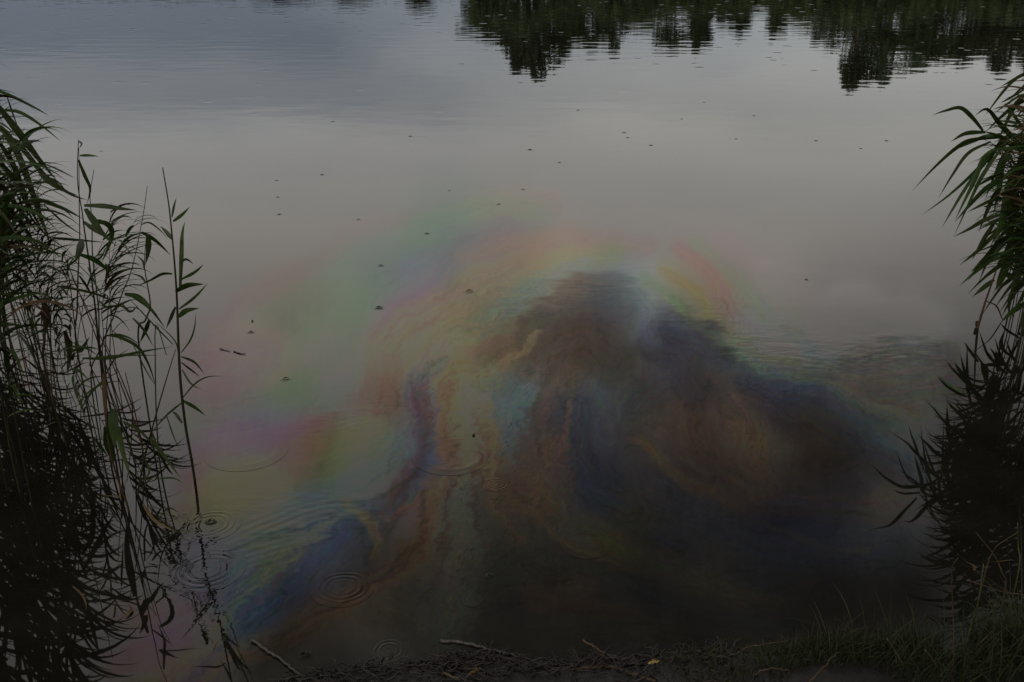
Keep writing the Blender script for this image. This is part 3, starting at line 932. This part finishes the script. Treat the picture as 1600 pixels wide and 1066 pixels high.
GL = 'reeds at the open edge of the stand beside the slick'
c2 = lambda q: (q[0], q[1] + 947.5)       # lower tracing sheet to upper tracing sheet
Z2 = lambda *a: [c2(q) for q in a]
traced_reed('lone tall reed with its pointed tip standing furthest out beside the slick', 4.42,
            [(752, 390), (780, 560), (795, 700), (810, 870), (818, 1000)] + Z2((822, 160), (827, 300), (836, 450), (858, 640), (885, 790), (902, 900)),
            [([(795, 620), (805, 570), (816, 528)], 9), ([(800, 640), (840, 610), (878, 572)], 13), ([(832, 960), (838, 800), (842, 700), (855, 640)], 18),
             ([(830, 835), (860, 815), (897, 838)], 10), ([(838, 908), (900, 875), (942, 838)], 12), ([(815, 965), (870, 936), (945, 930)], 24),
             ([(828, 1045), (900, 990), (962, 925)], 13), ([(795, 720), (770, 690), (740, 660)], 17), ([(797, 883), (750, 884), (690, 915), (620, 945)], 12),
             (Z2((825, 135), (862, 105), (922, 94)), 21), (Z2((812, 88), (790, 140), (768, 188)), 14), (Z2((838, 300), (880, 240), (900, 180), (905, 112)), 8),
             (Z2((838, 318), (900, 345), (947, 402)), 10), (Z2((838, 345), (890, 385), (925, 412)), 8), (Z2((842, 378), (880, 440), (932, 472)), 8),
             (Z2((842, 512), (900, 445), (960, 412), (1040, 408)), 7), (Z2((846, 522), (900, 552), (952, 592)), 15), (Z2((842, 625), (815, 585), (793, 570)), 14),
             (Z2((800, 262), (700, 160), (580, 30)), 7), (Z2((828, 320), (805, 240), (700, 140)), 6)],
            stalk_w=13, group=None, seed=1)
traced_reed('thin leaning reed with a bare whip-like tip beside the lone tall reed', 4.9,
            [(681, 475), (660, 620), (612, 850), (568, 965), (530, 1066)] + Z2((460, 290), (420, 420)),
            [([(652, 655), (690, 645), (740, 680), (777, 722)], 7), ([(655, 690), (720, 730), (790, 797)], 15), ([(575, 975), (650, 995), (720, 1066)], 20),
             (Z2((600, 30), (690, 90), (765, 188)), 16), (Z2((560, 70), (600, 110), (640, 80)), 10)], stalk_w=7, seed=2)
traced_reed('short reed with one folded hanging leaf between the two tall thin reeds', 4.7,
            [(676, 700), (668, 840), (680, 925), (695, 1030)] + Z2((672, 150), (640, 250)),
            [([(684, 700), (687, 765), (672, 842)], 22), ([(667, 860), (660, 825), (630, 795)], 10), ([(672, 920), (650, 895), (602, 878)], 9),
             (Z2((690, 150), (672, 200), (645, 256)), 17), (Z2((615, 140), (668, 200), (712, 276)), 10)], stalk_w=8, seed=3)
traced_reed('ragged reed with a curled tip and broad drooping leaves at the stand edge', 4.8,
            [(362, 262), (358, 450), (380, 600), (390, 680), (415, 850), (440, 1040)] + Z2((452, 230), (468, 370), (480, 480)),
            [([(362, 268), (377, 280), (366, 302)], 8), ([(368, 335), (410, 334), (458, 339)], 10), ([(362, 355), (392, 430), (416, 490), (402, 560)], 14),
             ([(388, 565), (480, 568), (560, 580), (635, 588)], 19), ([(395, 580), (430, 630), (470, 690), (535, 752)], 27),
             ([(430, 640), (490, 650), (517, 690), (500, 760), (468, 835)], 22), ([(385, 640), (440, 680), (494, 716)], 18), ([(372, 795), (430, 815), (480, 850), (532, 888)], 22),
             ([(378, 720), (368, 770), (345, 835)], 28), ([(370, 800), (320, 840), (250, 860)], 8), ([(405, 850), (440, 930), (480, 990)], 8)],
            stalk_w=9, seed=4)
traced_reed('slim bare reed stalk standing close beside the ragged reed', 5.0,
            [(434, 400), (416, 520), (425, 640), (428, 800), (455, 1040)] + Z2((458, 210), (470, 330)),
            [([(428, 640), (470, 640), (510, 680)], 12), ([(430, 830), (470, 800), (500, 740)], 8), (Z2((455, 60), (500, 90), (560, 70)), 9)], stalk_w=7, seed=5)
traced_reed('straight dark reed stalk with a torn stub behind the ragged reed', 5.3,
            [(364, 300), (366, 560), (368, 720), (360, 900), (356, 1060)] + Z2((350, 240)),
            [([(366, 890), (400, 940), (440, 1010)], 10), (Z2((350, 250), (370, 290), (415, 225)), 22), (Z2((345, 300), (330, 330), (330, 260)), 12)], stalk_w=8, seed=6)
traced_reed('reed with long level leaves pointing towards the lone tall reed', 4.6,
            Z2((455, 180), (470, 360), (490, 560), (505, 760), (530, 900)),
            [(Z2((380, 326), (500, 325), (650, 296), (800, 271)), 13), (Z2((450, 320), (580, 312), (745, 312)), 9), (Z2((500, 218), (560, 230), (640, 275), (690, 360), (722, 462)), 15),
             (Z2((618, 268), (680, 390), (726, 462)), 6), (Z2((480, 420), (530, 330), (600, 280)), 7)], stalk_w=9, seed=7)
traced_reed('broken reed with withered brown leaves hanging straight down', 4.15,
            Z2((478, 400), (486, 560), (492, 650), (520, 800), (560, 930), (590, 1010)),
            [(Z2((490, 640), (505, 740), (535, 805)), 36, 'leaf'), (Z2((528, 560), (525, 640), (532, 745)), 42, 'leaf'), (Z2((545, 640), (562, 740), (602, 880)), 24, 'leaf'),
             (Z2((480, 400), (485, 520), (492, 660)), 18, 'dry'), (Z2((440, 700), (470, 740), (500, 780)), 14)], stalk_w=10, dry=True, seed=8)
traced_reed('slanting thin reed leaning across in front of the hanging withered leaves', 4.3,
            Z2((812, 285), (770, 420), (712, 620), (670, 780), (640, 930), (632, 1000)),
            [(Z2((570, 620), (640, 655), (705, 718)), 13), (Z2((700, 660), (740, 755), (805, 782)), 9), (Z2((770, 590), (800, 680), (832, 752)), 6),
             (Z2((845, 528), (770, 590), (690, 680)), 8), (Z2((660, 780), (690, 850), (640, 920)), 10), (Z2((640, 940), (700, 880), (750, 840)), 8),
             (Z2((560, 625), (600, 690), (690, 745)), 9), (Z2((690, 690), (760, 780), (835, 880)), 16), (Z2((720, 885), (800, 880), (850, 905)), 8)], stalk_w=10, seed=9)
traced_reed('low bent reed crossing the water just in front of the stand', 3.95,
            Z2((640, 870), (700, 1010), (760, 1090), (860, 1150), (930, 1195)),
            [(Z2((660, 1000), (720, 1080), (820, 1130)), 14, 'dry'), (Z2((740, 1060), (780, 1020), (830, 1040)), 7)], stalk_w=9, seed=10)
traced_reed('brown dead reed with a split sheath at the back of the stand', 5.4,
            [(240, 900), (215, 960), (205, 1060)] + Z2((203, 150), (205, 250), (200, 330)),
            [([(225, 950), (200, 1010), (190, 1066)], 12, 'dry'), ([(210, 1060), (290, 1046), (350, 1052)], 8, 'dry'), (Z2((205, 60), (215, 140), (205, 240)), 26, 'dry'),
             (Z2((200, 100), (180, 125), (150, 140)), 12, 'dry'), (Z2((300, 200), (320, 300), (312, 400)), 24, 'dry')], stalk_w=12, dry=True, seed=11)

# arching leaves of the stand's crown: a few traced plants whose stalks rise just outside the photograph
crown1 = [([(-90, 10), (30, 50), (150, 108), (228, 152)], 12), ([(10, 125), (90, 135), (185, 192), (282, 270)], 14), ([(-30, 80), (80, 220), (170, 340), (265, 455)], 28),
          ([(-40, 180), (100, 300), (200, 420), (320, 510), (405, 542)], 19), ([(0, 200), (90, 350), (180, 600), (242, 775)], 26), ([(180, 420), (262, 482), (365, 522)], 15)]
crown2 = [([(190, 543), (290, 578), (384, 628)], 17), ([(200, 370), (280, 405), (352, 442)], 7), ([(-20, 250), (60, 380), (130, 560), (205, 700)], 23),
          ([(-30, 330), (80, 470), (150, 630)], 21), ([(-30, 420), (70, 560), (185, 705)], 22), ([(30, 55), (62, 150), (84, 205)], 7), ([(200, 560), (300, 650), (394, 712)], 8)]
crown3 = [([(-20, 520), (90, 640), (195, 795)], 21), ([(240, 715), (350, 725), (492, 737)], 11), ([(100, 560), (200, 690), (332, 785)], 8), ([(0, 600), (80, 720), (205, 845)], 18),
          ([(-20, 700), (60, 760), (185, 802)], 14), ([(260, 940), (380, 960), (480, 990), (592, 1052)], 11), ([(0, 945), (120, 862), (255, 840)], 7),
          ([(200, 840), (262, 862), (324, 912)], 7), ([(30, 1010), (140, 930), (350, 890)], 7)]
traced_reed('leafy reed whose broad leaves arch highest out of the stand top', 6.0, [(-110, -20), (-70, 300), (-60, 700), (-58, 1100)], crown1, stalk_w=12, seed=21)
traced_reed('leafy reed with leaves drooping steeply below the highest arching leaves', 6.3, [(-60, 120), (-30, 450), (-10, 800), (0, 1150)], crown2, stalk_w=12, seed=22)
traced_reed('leafy reed with long level leaves low in the dense stand', 6.1, [(-40, 420), (10, 700), (14, 900), (20, 1200)], crown3, stalk_w=12, seed=23)

# right-hand reeds
oR, sR = (1400, 120), 2.425
rl = random.Random(77)


def sweep(n, x0, x1, y0, y1):
    out = []
    for q in range(n):
        sx, sy = rl.uniform(x0, x1), rl.uniform(y0, y1)
        dx, dy = -rl.uniform(70, 190), rl.uniform(40, 210)
        k_ = rl.uniform(.1, .3)
        out.append(([(sx, sy), (sx + dx * .35, sy + dy * .3 - k_ * 60), (sx + dx * .7, sy + dy * .65 - k_ * 30), (sx + dx, sy + dy)], rl.uniform(8, 17)))
    return out


traced_reed('leafy reed with thin pale-tipped leaves reaching furthest over the open water', 6.6,
            [(500, 120), (470, 300), (520, 520), (560, 800), (580, 1100)],
            [([(330, 205), (290, 155), (245, 118), (190, 128), (138, 145)], 13), ([(480, 285), (440, 230), (390, 175), (345, 123), (298, 148)], 17),
             ([(500, 40), (430, 82), (395, 100)], 8), ([(485, 205), (450, 150), (412, 98)], 11), ([(340, 210), (265, 215), (208, 246)], 14),
             ([(400, 230), (290, 240), (230, 270), (150, 340), (62, 432)], 15), ([(440, 245), (370, 285), (300, 360), (200, 450), (98, 524)], 13),
             ([(360, 245), (275, 288), (215, 370), (160, 462)], 12), ([(470, 280), (400, 230), (330, 205)], 14), ([(485, 180), (430, 170), (380, 165)], 10)] + sweep(16, 400, 560, 200, 420),
            origin_px=oR, scale=sR, stalk_w=10, seed=31)
traced_reed('leafy reed with a fan of long narrow leaves sweeping down over the water', 6.5,
            [(520, 200), (480, 420), (500, 640), (540, 900), (560, 1100)],
            [([(420, 255), (340, 300), (300, 390), (260, 470), (222, 548)], 15), ([(310, 350), (240, 460), (174, 572)], 11), ([(400, 270), (330, 370), (290, 450), (220, 604)], 14),
             ([(420, 515), (340, 540), (280, 575), (218, 607)], 16), ([(380, 540), (330, 620), (288, 695)], 15), ([(420, 550), (320, 650), (242, 714)], 14),
             ([(440, 300), (400, 330), (390, 420), (370, 520)], 26), ([(460, 330), (430, 430), (400, 560), (360, 640)], 30), ([(480, 300), (450, 420), (440, 560), (420, 660)], 34),
             ([(400, 370), (350, 390), (300, 420)], 12), ([(390, 480), (350, 490), (330, 492)], 8)] + sweep(16, 410, 560, 380, 620), origin_px=oR, scale=sR, stalk_w=10, seed=32)
traced_reed('leafy reed with broad short leaves hanging low near its mirror image', 6.7,
            [(540, 300), (500, 560), (490, 760), (520, 980), (540, 1120)],
            [([(440, 600), (340, 690), (284, 742)], 24), ([(372, 768), (330, 800), (290, 834)], 18), ([(440, 660), (400, 760), (380, 808)], 26), ([(500, 770), (440, 820), (424, 885)], 22),
             ([(500, 850), (440, 890), (396, 940)], 21), ([(405, 738), (450, 765), (495, 790)], 20), ([(480, 560), (430, 660), (400, 720)], 34), ([(500, 500), (470, 640), (450, 740)], 34),
             ([(470, 700), (440, 760), (400, 800)], 16), ([(500, 640), (460, 760), (430, 830)], 24), ([(500, 880), (480, 910), (470, 960)], 14)] + sweep(14, 420, 560, 560, 760) + sweep(12, 470, 640, -60, 200),
            origin_px=oR, scale=sR, stalk_w=10, seed=33)
traced_reed('dry brown broken reed stem dipping into the water below the leaves', 6.55,
            [(392, 690), (375, 750), (340, 850), (312, 945), (296, 1010)],
            [([(306, 925), (304, 965), (290, 1010)], 13, 'dry'), ([(342, 850), (382, 870), (405, 920), (412, 945)], 5, 'dry')], origin_px=oR, scale=sR, stalk_w=9, dry=True, seed=34)


# generic reeds that fill the stands
def reed_variant(seed, wind, h):
    rdm = random.Random(seed)
    root = empty('reed')
    wv = Vector((math.cos(wind), math.sin(wind), 0))
    lean = rdm.uniform(.08, .22) * h
    st = [Vector((0, 0, -.15)) + wv * 0]
    for i in range(1, 9):
        u = i / 8
        st.append(Vector((rdm.uniform(-.012, .012), rdm.uniform(-.012, .012), h * u - .1 * u * u)) + wv * (lean * u ** 2.2))
    cp = catmull(st, 20)
    mb = MB()
    mb.tube(cp, [.0055 - .004 * i / 20 for i in range(21)], 6)
    mb.build('stalk', M['stalk'], root)
    nl = rdm.randint(17, 22)
    for q in range(nl):
        u = .38 + .62 * (q + .5) / nl
        p0 = cp[min(20, int(u * 20))]
        az = wind + rdm.gauss(0, .5)
        L = rdm.uniform(.36, .66) * (1 if u < .9 else .75)
        el = rdm.uniform(.45, 1.1)
        droop = rdm.uniform(.7, 1.7)
        P, p = [p0.copy()], p0.copy()
        for j in range(9):
            e = el - droop * (j / 8) ** 1.3
            p = p + Vector((math.cos(az) * math.cos(e), math.sin(az) * math.cos(e), math.sin(e))) * (L / 9)
            P.append(p.copy())
        b = MB()
        b.blade(P, rdm.uniform(.022, .038), None, rdm.uniform(-.9, .9))
        b.build('leaf', M['leaf'] if rdm.random() > .2 else M['dry'], root)
    return root


def copy_tree(o):
    c = o.copy()
    C.objects.link(c)
    for ch in o.children:
        d = ch.copy()
        C.objects.link(d)
        d.parent = c
    return c


varL = [reed_variant(100 + i, R(rng.uniform(-50, 15)), rng.uniform(1.9, 2.5)) for i in range(6)]
varR = [reed_variant(200 + i, R(180 + rng.uniform(-20, 45)), rng.uniform(1.9, 2.5)) for i in range(6)]
used = set()


def place(var, x, y, sc_, rz, label, group, tilt=(0, 0)):
    v = random.choice(var)
    if v.name in used:
        v = copy_tree(v)
    else:
        used.add(v.name)
    v.location = (x, y, 0)
    v.scale = (sc_,) * 3
    v.rotation_euler = (tilt[0], tilt[1], rz)
    tag(v, label, 'reed', group)
    return v


for i in range(56):
    Y = random.uniform(5.3, 7.4)
    px = 75 - 330 * random.random() ** 1.25 if i > 25 else random.uniform(-120, 60)
    x = atY(px, 500, Y).x
    # the crowns lean out over the lake, lower ones at the outer edge of the stand
    sc_ = random.uniform(.76, 1.03) * (1.0 if px < -60 else .78 if px < 20 else .62)
    place(varL, x, Y, sc_, R(random.uniform(-25, 25)),
          'tall green reed crowded in the dense stand beside the lone tall reed', 'reeds crowded in the dense stand by the lone tall reed')
for i in range(18):
    Y = random.uniform(4.6, 5.9)
    px = random.uniform(-90, 170)
    x = atY(px, 500, Y).x
    place(varL, x, Y, random.uniform(.34, .6), R(random.uniform(-60, 60)),
          'short reed among the tangled stalks low at the front of the dense stand', 'short reeds at the foot of the dense stand', (random.uniform(-.25, .25), random.uniform(-.25, .25)))
for i in range(84):
    Y = random.uniform(5.7, 7.6)
    px = 1600 + 300 * random.random() ** 1.35
    x = atY(px, 500, Y).x
    sc_ = random.uniform(.85, 1.12) * (.68 if px < 1640 else .9 if px < 1690 else 1.0)
    place(varR, x, Y, sc_, R(random.uniform(-25, 25)),
          'tall reed in the clump whose leaves hang over the grassy bank side', 'reeds in the clump above the grassy bank')

for i in range(16):
    Y = random.uniform(6.1, 7.2)
    x = atY(random.uniform(1565, 1630), 500, Y).x
    place(varR, x, Y, random.uniform(.58, .72), R(random.uniform(-20, 20)),
          'shorter reed at the outer edge of the clump that hangs over the water', 'short reeds at the outer edge of the bank clump')

for i in range(16):
    Y = random.uniform(4.1, 5.2)
    x = atY(random.uniform(-190, 0), 500, Y).x
    place(varL, x, Y, random.uniform(.72, .95), R(random.uniform(-30, 20)),
          'tall reed at the near end of the dense stand, beside its own black reflection', 'reeds at the near end of the dense stand')

# bare old stalks without leaves
for i in range(20):
    Y = random.uniform(4.5, 5.9)
    px = random.uniform(5, 215)
    base_ = Vector((atY(px, 500, Y).x, Y, 0))
    hh = random.uniform(.7, 1.55) if px < 120 else random.uniform(.45, 1.1)
    lx, ly = random.uniform(-.22, .25), random.uniform(-.15, .15)
    P = [Vector((lx * u ** 1.5 * hh, ly * u * hh, hh * u - .1)) for u in (0, .25, .5, .75, 1)]
    if random.random() < .4:
        P.append(P[-1] + Vector((random.uniform(-.2, .25), random.uniform(-.1, .1), -random.uniform(.05, .25))))
    mb = MB()
    cp = catmull(P, 14)
    mb.tube(cp, [.0048 - .0026 * j / 14 for j in range(15)], 6)
    o = mb.build('bare_stalk', M['dry' if random.random() < .45 else 'stalk'])
    o.location = base_
    tag(o, 'bare old reed stalk without leaves standing among the leafy reeds beside the lone tall reed', 'reed stalk', 'bare reed stalks in the dense stand')

# ------------------------------------------------------------------ things floating and lying at the edge
def stick(name, label, cat, pts, r, mat, lift=.012, taper=.4, group=None, wob=.004, heights=None):
    P = []
    for i, (x, y) in enumerate(pts):
        q = at(x, y, 0)
        z = max(0.0, gz(q.x, q.y)) + lift
        if heights:
            z += heights[i]
        P.append(at(x, y, z))
    cp = catmull(P, 5 * len(P))
    cp = [p + Vector((random.uniform(-wob, wob), random.uniform(-wob, wob), random.uniform(-wob, wob) * .5)) for p in cp]
    n = len(cp)
    mb = MB()
    r *= .68
    mb.tube(cp, [r * (1 - (1 - taper) * i / (n - 1)) * random.uniform(.85, 1.15) for i in range(n)], 6)
    o = mb.build(name, M[mat], origin=cp[0].copy())
    return tag(o, label, cat, group)


c7 = lambda *a: [(380 + x / 3.077, 880 + y / 3.077) for x, y in a]
c8 = lambda *a: [(880 + x / 3.077, 880 + y / 3.077) for x, y in a]
c6 = lambda *a: [(1300 + x / 2.913, 700 + y / 2.913) for x, y in a]
stick('twig', 'small broken twig floating on the pink part of the slick', 'twig', [(344, 545), (360, 549)], .005, 'twig', .004)
stick('twig', 'thicker short twig floating just beside a smaller broken twig', 'twig', [(366, 549), (374, 552), (383, 553)], .008, 'twig', .004)
stick('stick', 'long dark stick slanting down from the water to the bank', 'stick', c7((45, 370), (130, 430), (220, 495), (310, 560)), .009, 'twig', .006, .6)
stick('driftwood_branch', 'half sunken grey branch lying in the shallows by the root mat', 'branch', c7((950, 372), (1060, 385), (1200, 420), (1300, 442), (1390, 470)), .012, 'twig', .004, .4)
stick('plant_stem', 'yellow green plant stem lying flat along the bank edge', 'stem', c7((355, 545), (480, 528), (600, 520), (745, 512)), .009, 'green_stem', .02, .6)
stick('twig', 'pale thin twig pointing out over the water left of the yellow leaf', 'twig', c8((95, 372), (160, 410), (215, 447), (290, 475)), .006, 'drystem', .02, 1.0, heights=[.02, .03, .02, 0])
stick('root', 'knobbly dark root beside the pale thin twig', 'root', c8((200, 450), (260, 455), (300, 480), (280, 520)), .016, 'root', .015, .5)
stick('dry_stalk', 'pale bent dry stalk lying across the soil below the knobbly root', 'stalk', c8((40, 516), (130, 504), (235, 500), (330, 530), (445, 572)), .008, 'drystem', .03, .8)
stick('dry_stalk', 'thin dry stalk leaning out over the water from the grass edge', 'stalk', c8((845, 440), (850, 425), (920, 398), (1010, 385), (1105, 370)), .005, 'drystem', .03, .5, heights=[0, .04, .06, .06, .05])
stick('dry_stalk', 'arched pale grass stalk in the middle of the dark grass', 'stalk', c8((920, 540), (950, 520), (1000, 507), (1090, 517)), .005, 'drystem', .04, .6, heights=[0, .03, .04, .02])
stick('dry_stalk', 'straight orange brown stalk slanting up through the dark grass', 'stalk', c8((1180, 580), (1250, 505), (1325, 425)), .005, 'drystem', .05, .5, heights=[.02, .04, .06])
stick('wood_splinter', 'short reddish splinter of wood sticking out of the root mat', 'splinter', c7((1085, 545), (1110, 520), (1145, 505)), .011, 'dry', .03, .6, heights=[0, .02, .03])
stick('wood_splinter', 'small pale splinter lying flat at the foot of the root mat', 'splinter', c7((960, 525), (1000, 545), (1050, 560)), .007, 'drystem', .03, .6)
STEMS = [('tall thin stem curving over the black reed reflection', c6((790, 640), (775, 570), (740, 490), (655, 385))),
         ('tall green stem rising straight from the grassy corner', c6((618, 870), (640, 790), (668, 690), (690, 528))),
         ('thin stem leaning towards the picture edge over the reflection', c6((690, 600), (735, 468), (790, 420), (842, 388))),
         ('pale short stem bent over low in the grass by the water', c6((250, 868), (285, 920), (325, 990))),
         ('pale straight stem lying slanted in the grass beside the bent one', c6((425, 920), (460, 965), (492, 1014))),
         ('long dry stem lying nearly level across the grassy corner', c6((615, 602), (700, 630), (790, 658), (880, 668))),
         ('orange dry stem slanting low through the grassy corner', c6((545, 880), (600, 910), (660, 942))),
         ('upright thin stem standing at the very edge of the grassy corner', c6((850, 560), (848, 450), (846, 340))),
         ('forked brown stem in front of the grassy corner', c6((555, 960), (552, 760), (545, 560), (575, 500))),
         ('brown stem leaning inwards low in the grassy corner', c6((660, 900), (700, 865), (740, 825)))]
for i, (lb, pts) in enumerate(STEMS):
    n = len(pts)
    q = at(pts[0][0], max(p[1] for p in pts) + 20, .1)
    Yb = q.y
    P = [atY(x, y, Yb + random.uniform(-.03, .03)) for x, y in pts]
    P.sort(key=lambda v: v.z) if i in (0, 1, 2, 7, 8) else None
    if i in (0, 1, 2, 7, 8):
        P.insert(0, Vector((P[0].x, P[0].y, min(P[0].z - .02, gz(P[0].x, P[0].y) - .02))))
    cp = catmull(P, 14)
    mb = MB()
    mb.tube(cp, [.0032 - .0016 * j / 14 for j in range(15)], 5)
    o = mb.build('grass_stem', M['drystem' if i not in (1, 7) else 'green_stem'], origin=cp[0].copy())
    tag(o, lb, 'grass stem', 'tall stems in the grassy corner')

# fallen yellow leaf
p = at(1022, 1035, 0)
z = max(.02, gz(p.x, p.y)) + .02
lf = MB()
ax = Vector((1, .15, .12)).normalized()
cpts = [Vector((0, 0, 0)) + ax * (u - .5) * .048 + Vector((0, 0, .006 * math.sin(u * 3.1))) for u in np.linspace(0, 1, 9)]
lf.blade(cpts, .024, lambda p_, t_: Vector((0, 1, .25)), 0, .2, .25, .45)
o = lf.build('fallen_or_mirrored_leaf', M['yellow'])
o.location = at(1022, 1035, z)
tag(o, 'small bright yellow leaf lying on the dark bank', 'leaf')
# blade added on the water as the mirror image of a drooping reed leaf
fl = MB()
fl.blade(catmull([at(x, y, .006) for x, y in ((1513, 617), (1500, 612), (1480, 600), (1464, 584))], 12), .03, lambda p_, t_: t_.cross(Vector((0, 0, 1))), .1, .25)
o = fl.build('fallen_or_mirrored_leaf', M['leaf'], origin=at(1490, 605, .006))
tag(o, 'narrow dark blade standing in for the mirror image of a drooping reed leaf', 'leaf')

# dead reed litter lying on the water between the stalks
for i in range(9):
    px, py = random.uniform(60, 330), random.uniform(560, 960)
    if i > 6:
        px, py = random.uniform(1490, 1640), random.uniform(600, 900)
    c = at(px, py, .005)
    an, L = random.uniform(0, 6.28), random.uniform(.06, .22)
    P = [c + Vector((math.cos(an) * L * (u - .5) + .02 * math.sin(3 * u), math.sin(an) * L * (u - .5), .003 * math.sin(5 * u))) for u in (0, .25, .5, .75, 1)]
    b = MB()
    b.blade(catmull(P, 10), random.uniform(.008, .018), lambda p_, t_: t_.cross(Vector((0, 0, 1))), .1, .2)
    o = b.build('dead_reed_leaf', M['dry'], origin=c.copy())
    tag(o, 'thin brown piece of dead reed floating on the water between reed stalks', 'dead leaf', 'dead reed pieces floating between the stalks')

# raindrops bouncing off the surface
for x_, y_, r_ in ((740, 679, 2.6), (394, 501, 1.8), (768, 899, 1.8)):
    c = at(x_, y_, .006)
    r = r_ * (c - Vector((0, 0, H))).length / FPX
    mb = MB()
    prof = [(-1, .05), (-.8, .6), (-.35, .95), (.1, .95), (.5, .7), (.9, .32), (1.25, .05)]
    mb.tube([c + Vector((0, 0, a * r * .6)) for a, b in prof], [b * r for a, b in prof], 10)
    o = mb.build('raindrop', M['water'], origin=c.copy())
    lb = {740: 'larger dark raindrop bouncing above the grey streak of the slick', 394: 'tiny dark raindrop bouncing above the green fringe of the slick',
          768: 'tiny pale raindrop bouncing above the dull brown shallows'}[x_]
    tag(o, lb, 'raindrop', 'raindrops bouncing off the water')
    film_attrs(o, np.full(len(o.data.vertices), c.x), np.full(len(o.data.vertices), c.y))

# root mat along the water's edge
rd = random.Random(9)
rb = MB()
for q in range(900):
    px = rd.uniform(460, 1150) if q < 760 else rd.uniform(660, 790)
    x0 = at(px, 1040).x
    y0 = float(shore_y(np.array([x0]))[0]) - abs(rd.gauss(0, .05 if q % 2 else .14)) + .015
    p = Vector((x0, y0, max(0, gz(x0, y0)) + rd.uniform(-.005, .018)))
    an = rd.gauss(0, .5) + (math.pi if rd.random() < .5 else 0)
    P = [p.copy()]
    for j in range(6):
        an += rd.gauss(0, .5)
        p = p + Vector((math.cos(an) * .016, math.sin(an) * .013, rd.gauss(0, .006)))
        p.z = max(p.z, gz(p.x, p.y) * .9)
        P.append(p.copy())
    r0 = rd.uniform(.0015, .0055)
    rb.tube(P, [r0 * (1 - .1 * j) for j in range(7)], 5)
o = rb.build('root_mat', M['root'])
tag(o, 'tangled mat of dark roots and debris along the water edge', 'roots', kind='stuff')

# bank grass
rd = random.Random(21)
gb = MB()
for q in range(6500):
    px = 1000 + 820 * rd.random() ** .8
    x0 = at(px, 1020).x + rd.uniform(-.1, .1)
    sy = float(shore_y(np.array([x0]))[0])
    y0 = sy + .04 - abs(rd.gauss(0, .20))
    g_ = mnoise.noise(Vector((x0 * 3.3, y0 * 3.3, 0)))
    if g_ < -.25:
        continue
    u = min(1, max(0, (px - 1000) / 560))
    Lg = (.035 + .10 * u + .14 * u * u) * rd.uniform(.4, 1.1) * (1 + .9 * g_)
    if rd.random() < .05:
        Lg *= 1.7
    an = rd.uniform(0, 6.28)
    el = rd.uniform(.9, 1.5)
    dr = rd.uniform(.2, 1.6)
    p = Vector((x0, y0, gz(x0, y0) - .01))
    P = [p.copy()]
    for j in range(5):
        e = el - dr * (j / 4) ** 1.5
        p = p + Vector((math.cos(an) * math.cos(e), math.sin(an) * math.cos(e), math.sin(e))) * (Lg / 5)
        P.append(p.copy())
    gb.blade(P, rd.uniform(.002, .0055), None, rd.uniform(-1, 1), .2, .7, .2)
o = gb.build('grass', M['grass'])
tag(o, 'dark green and brown grass growing on the bank corner', 'grass', kind='stuff')
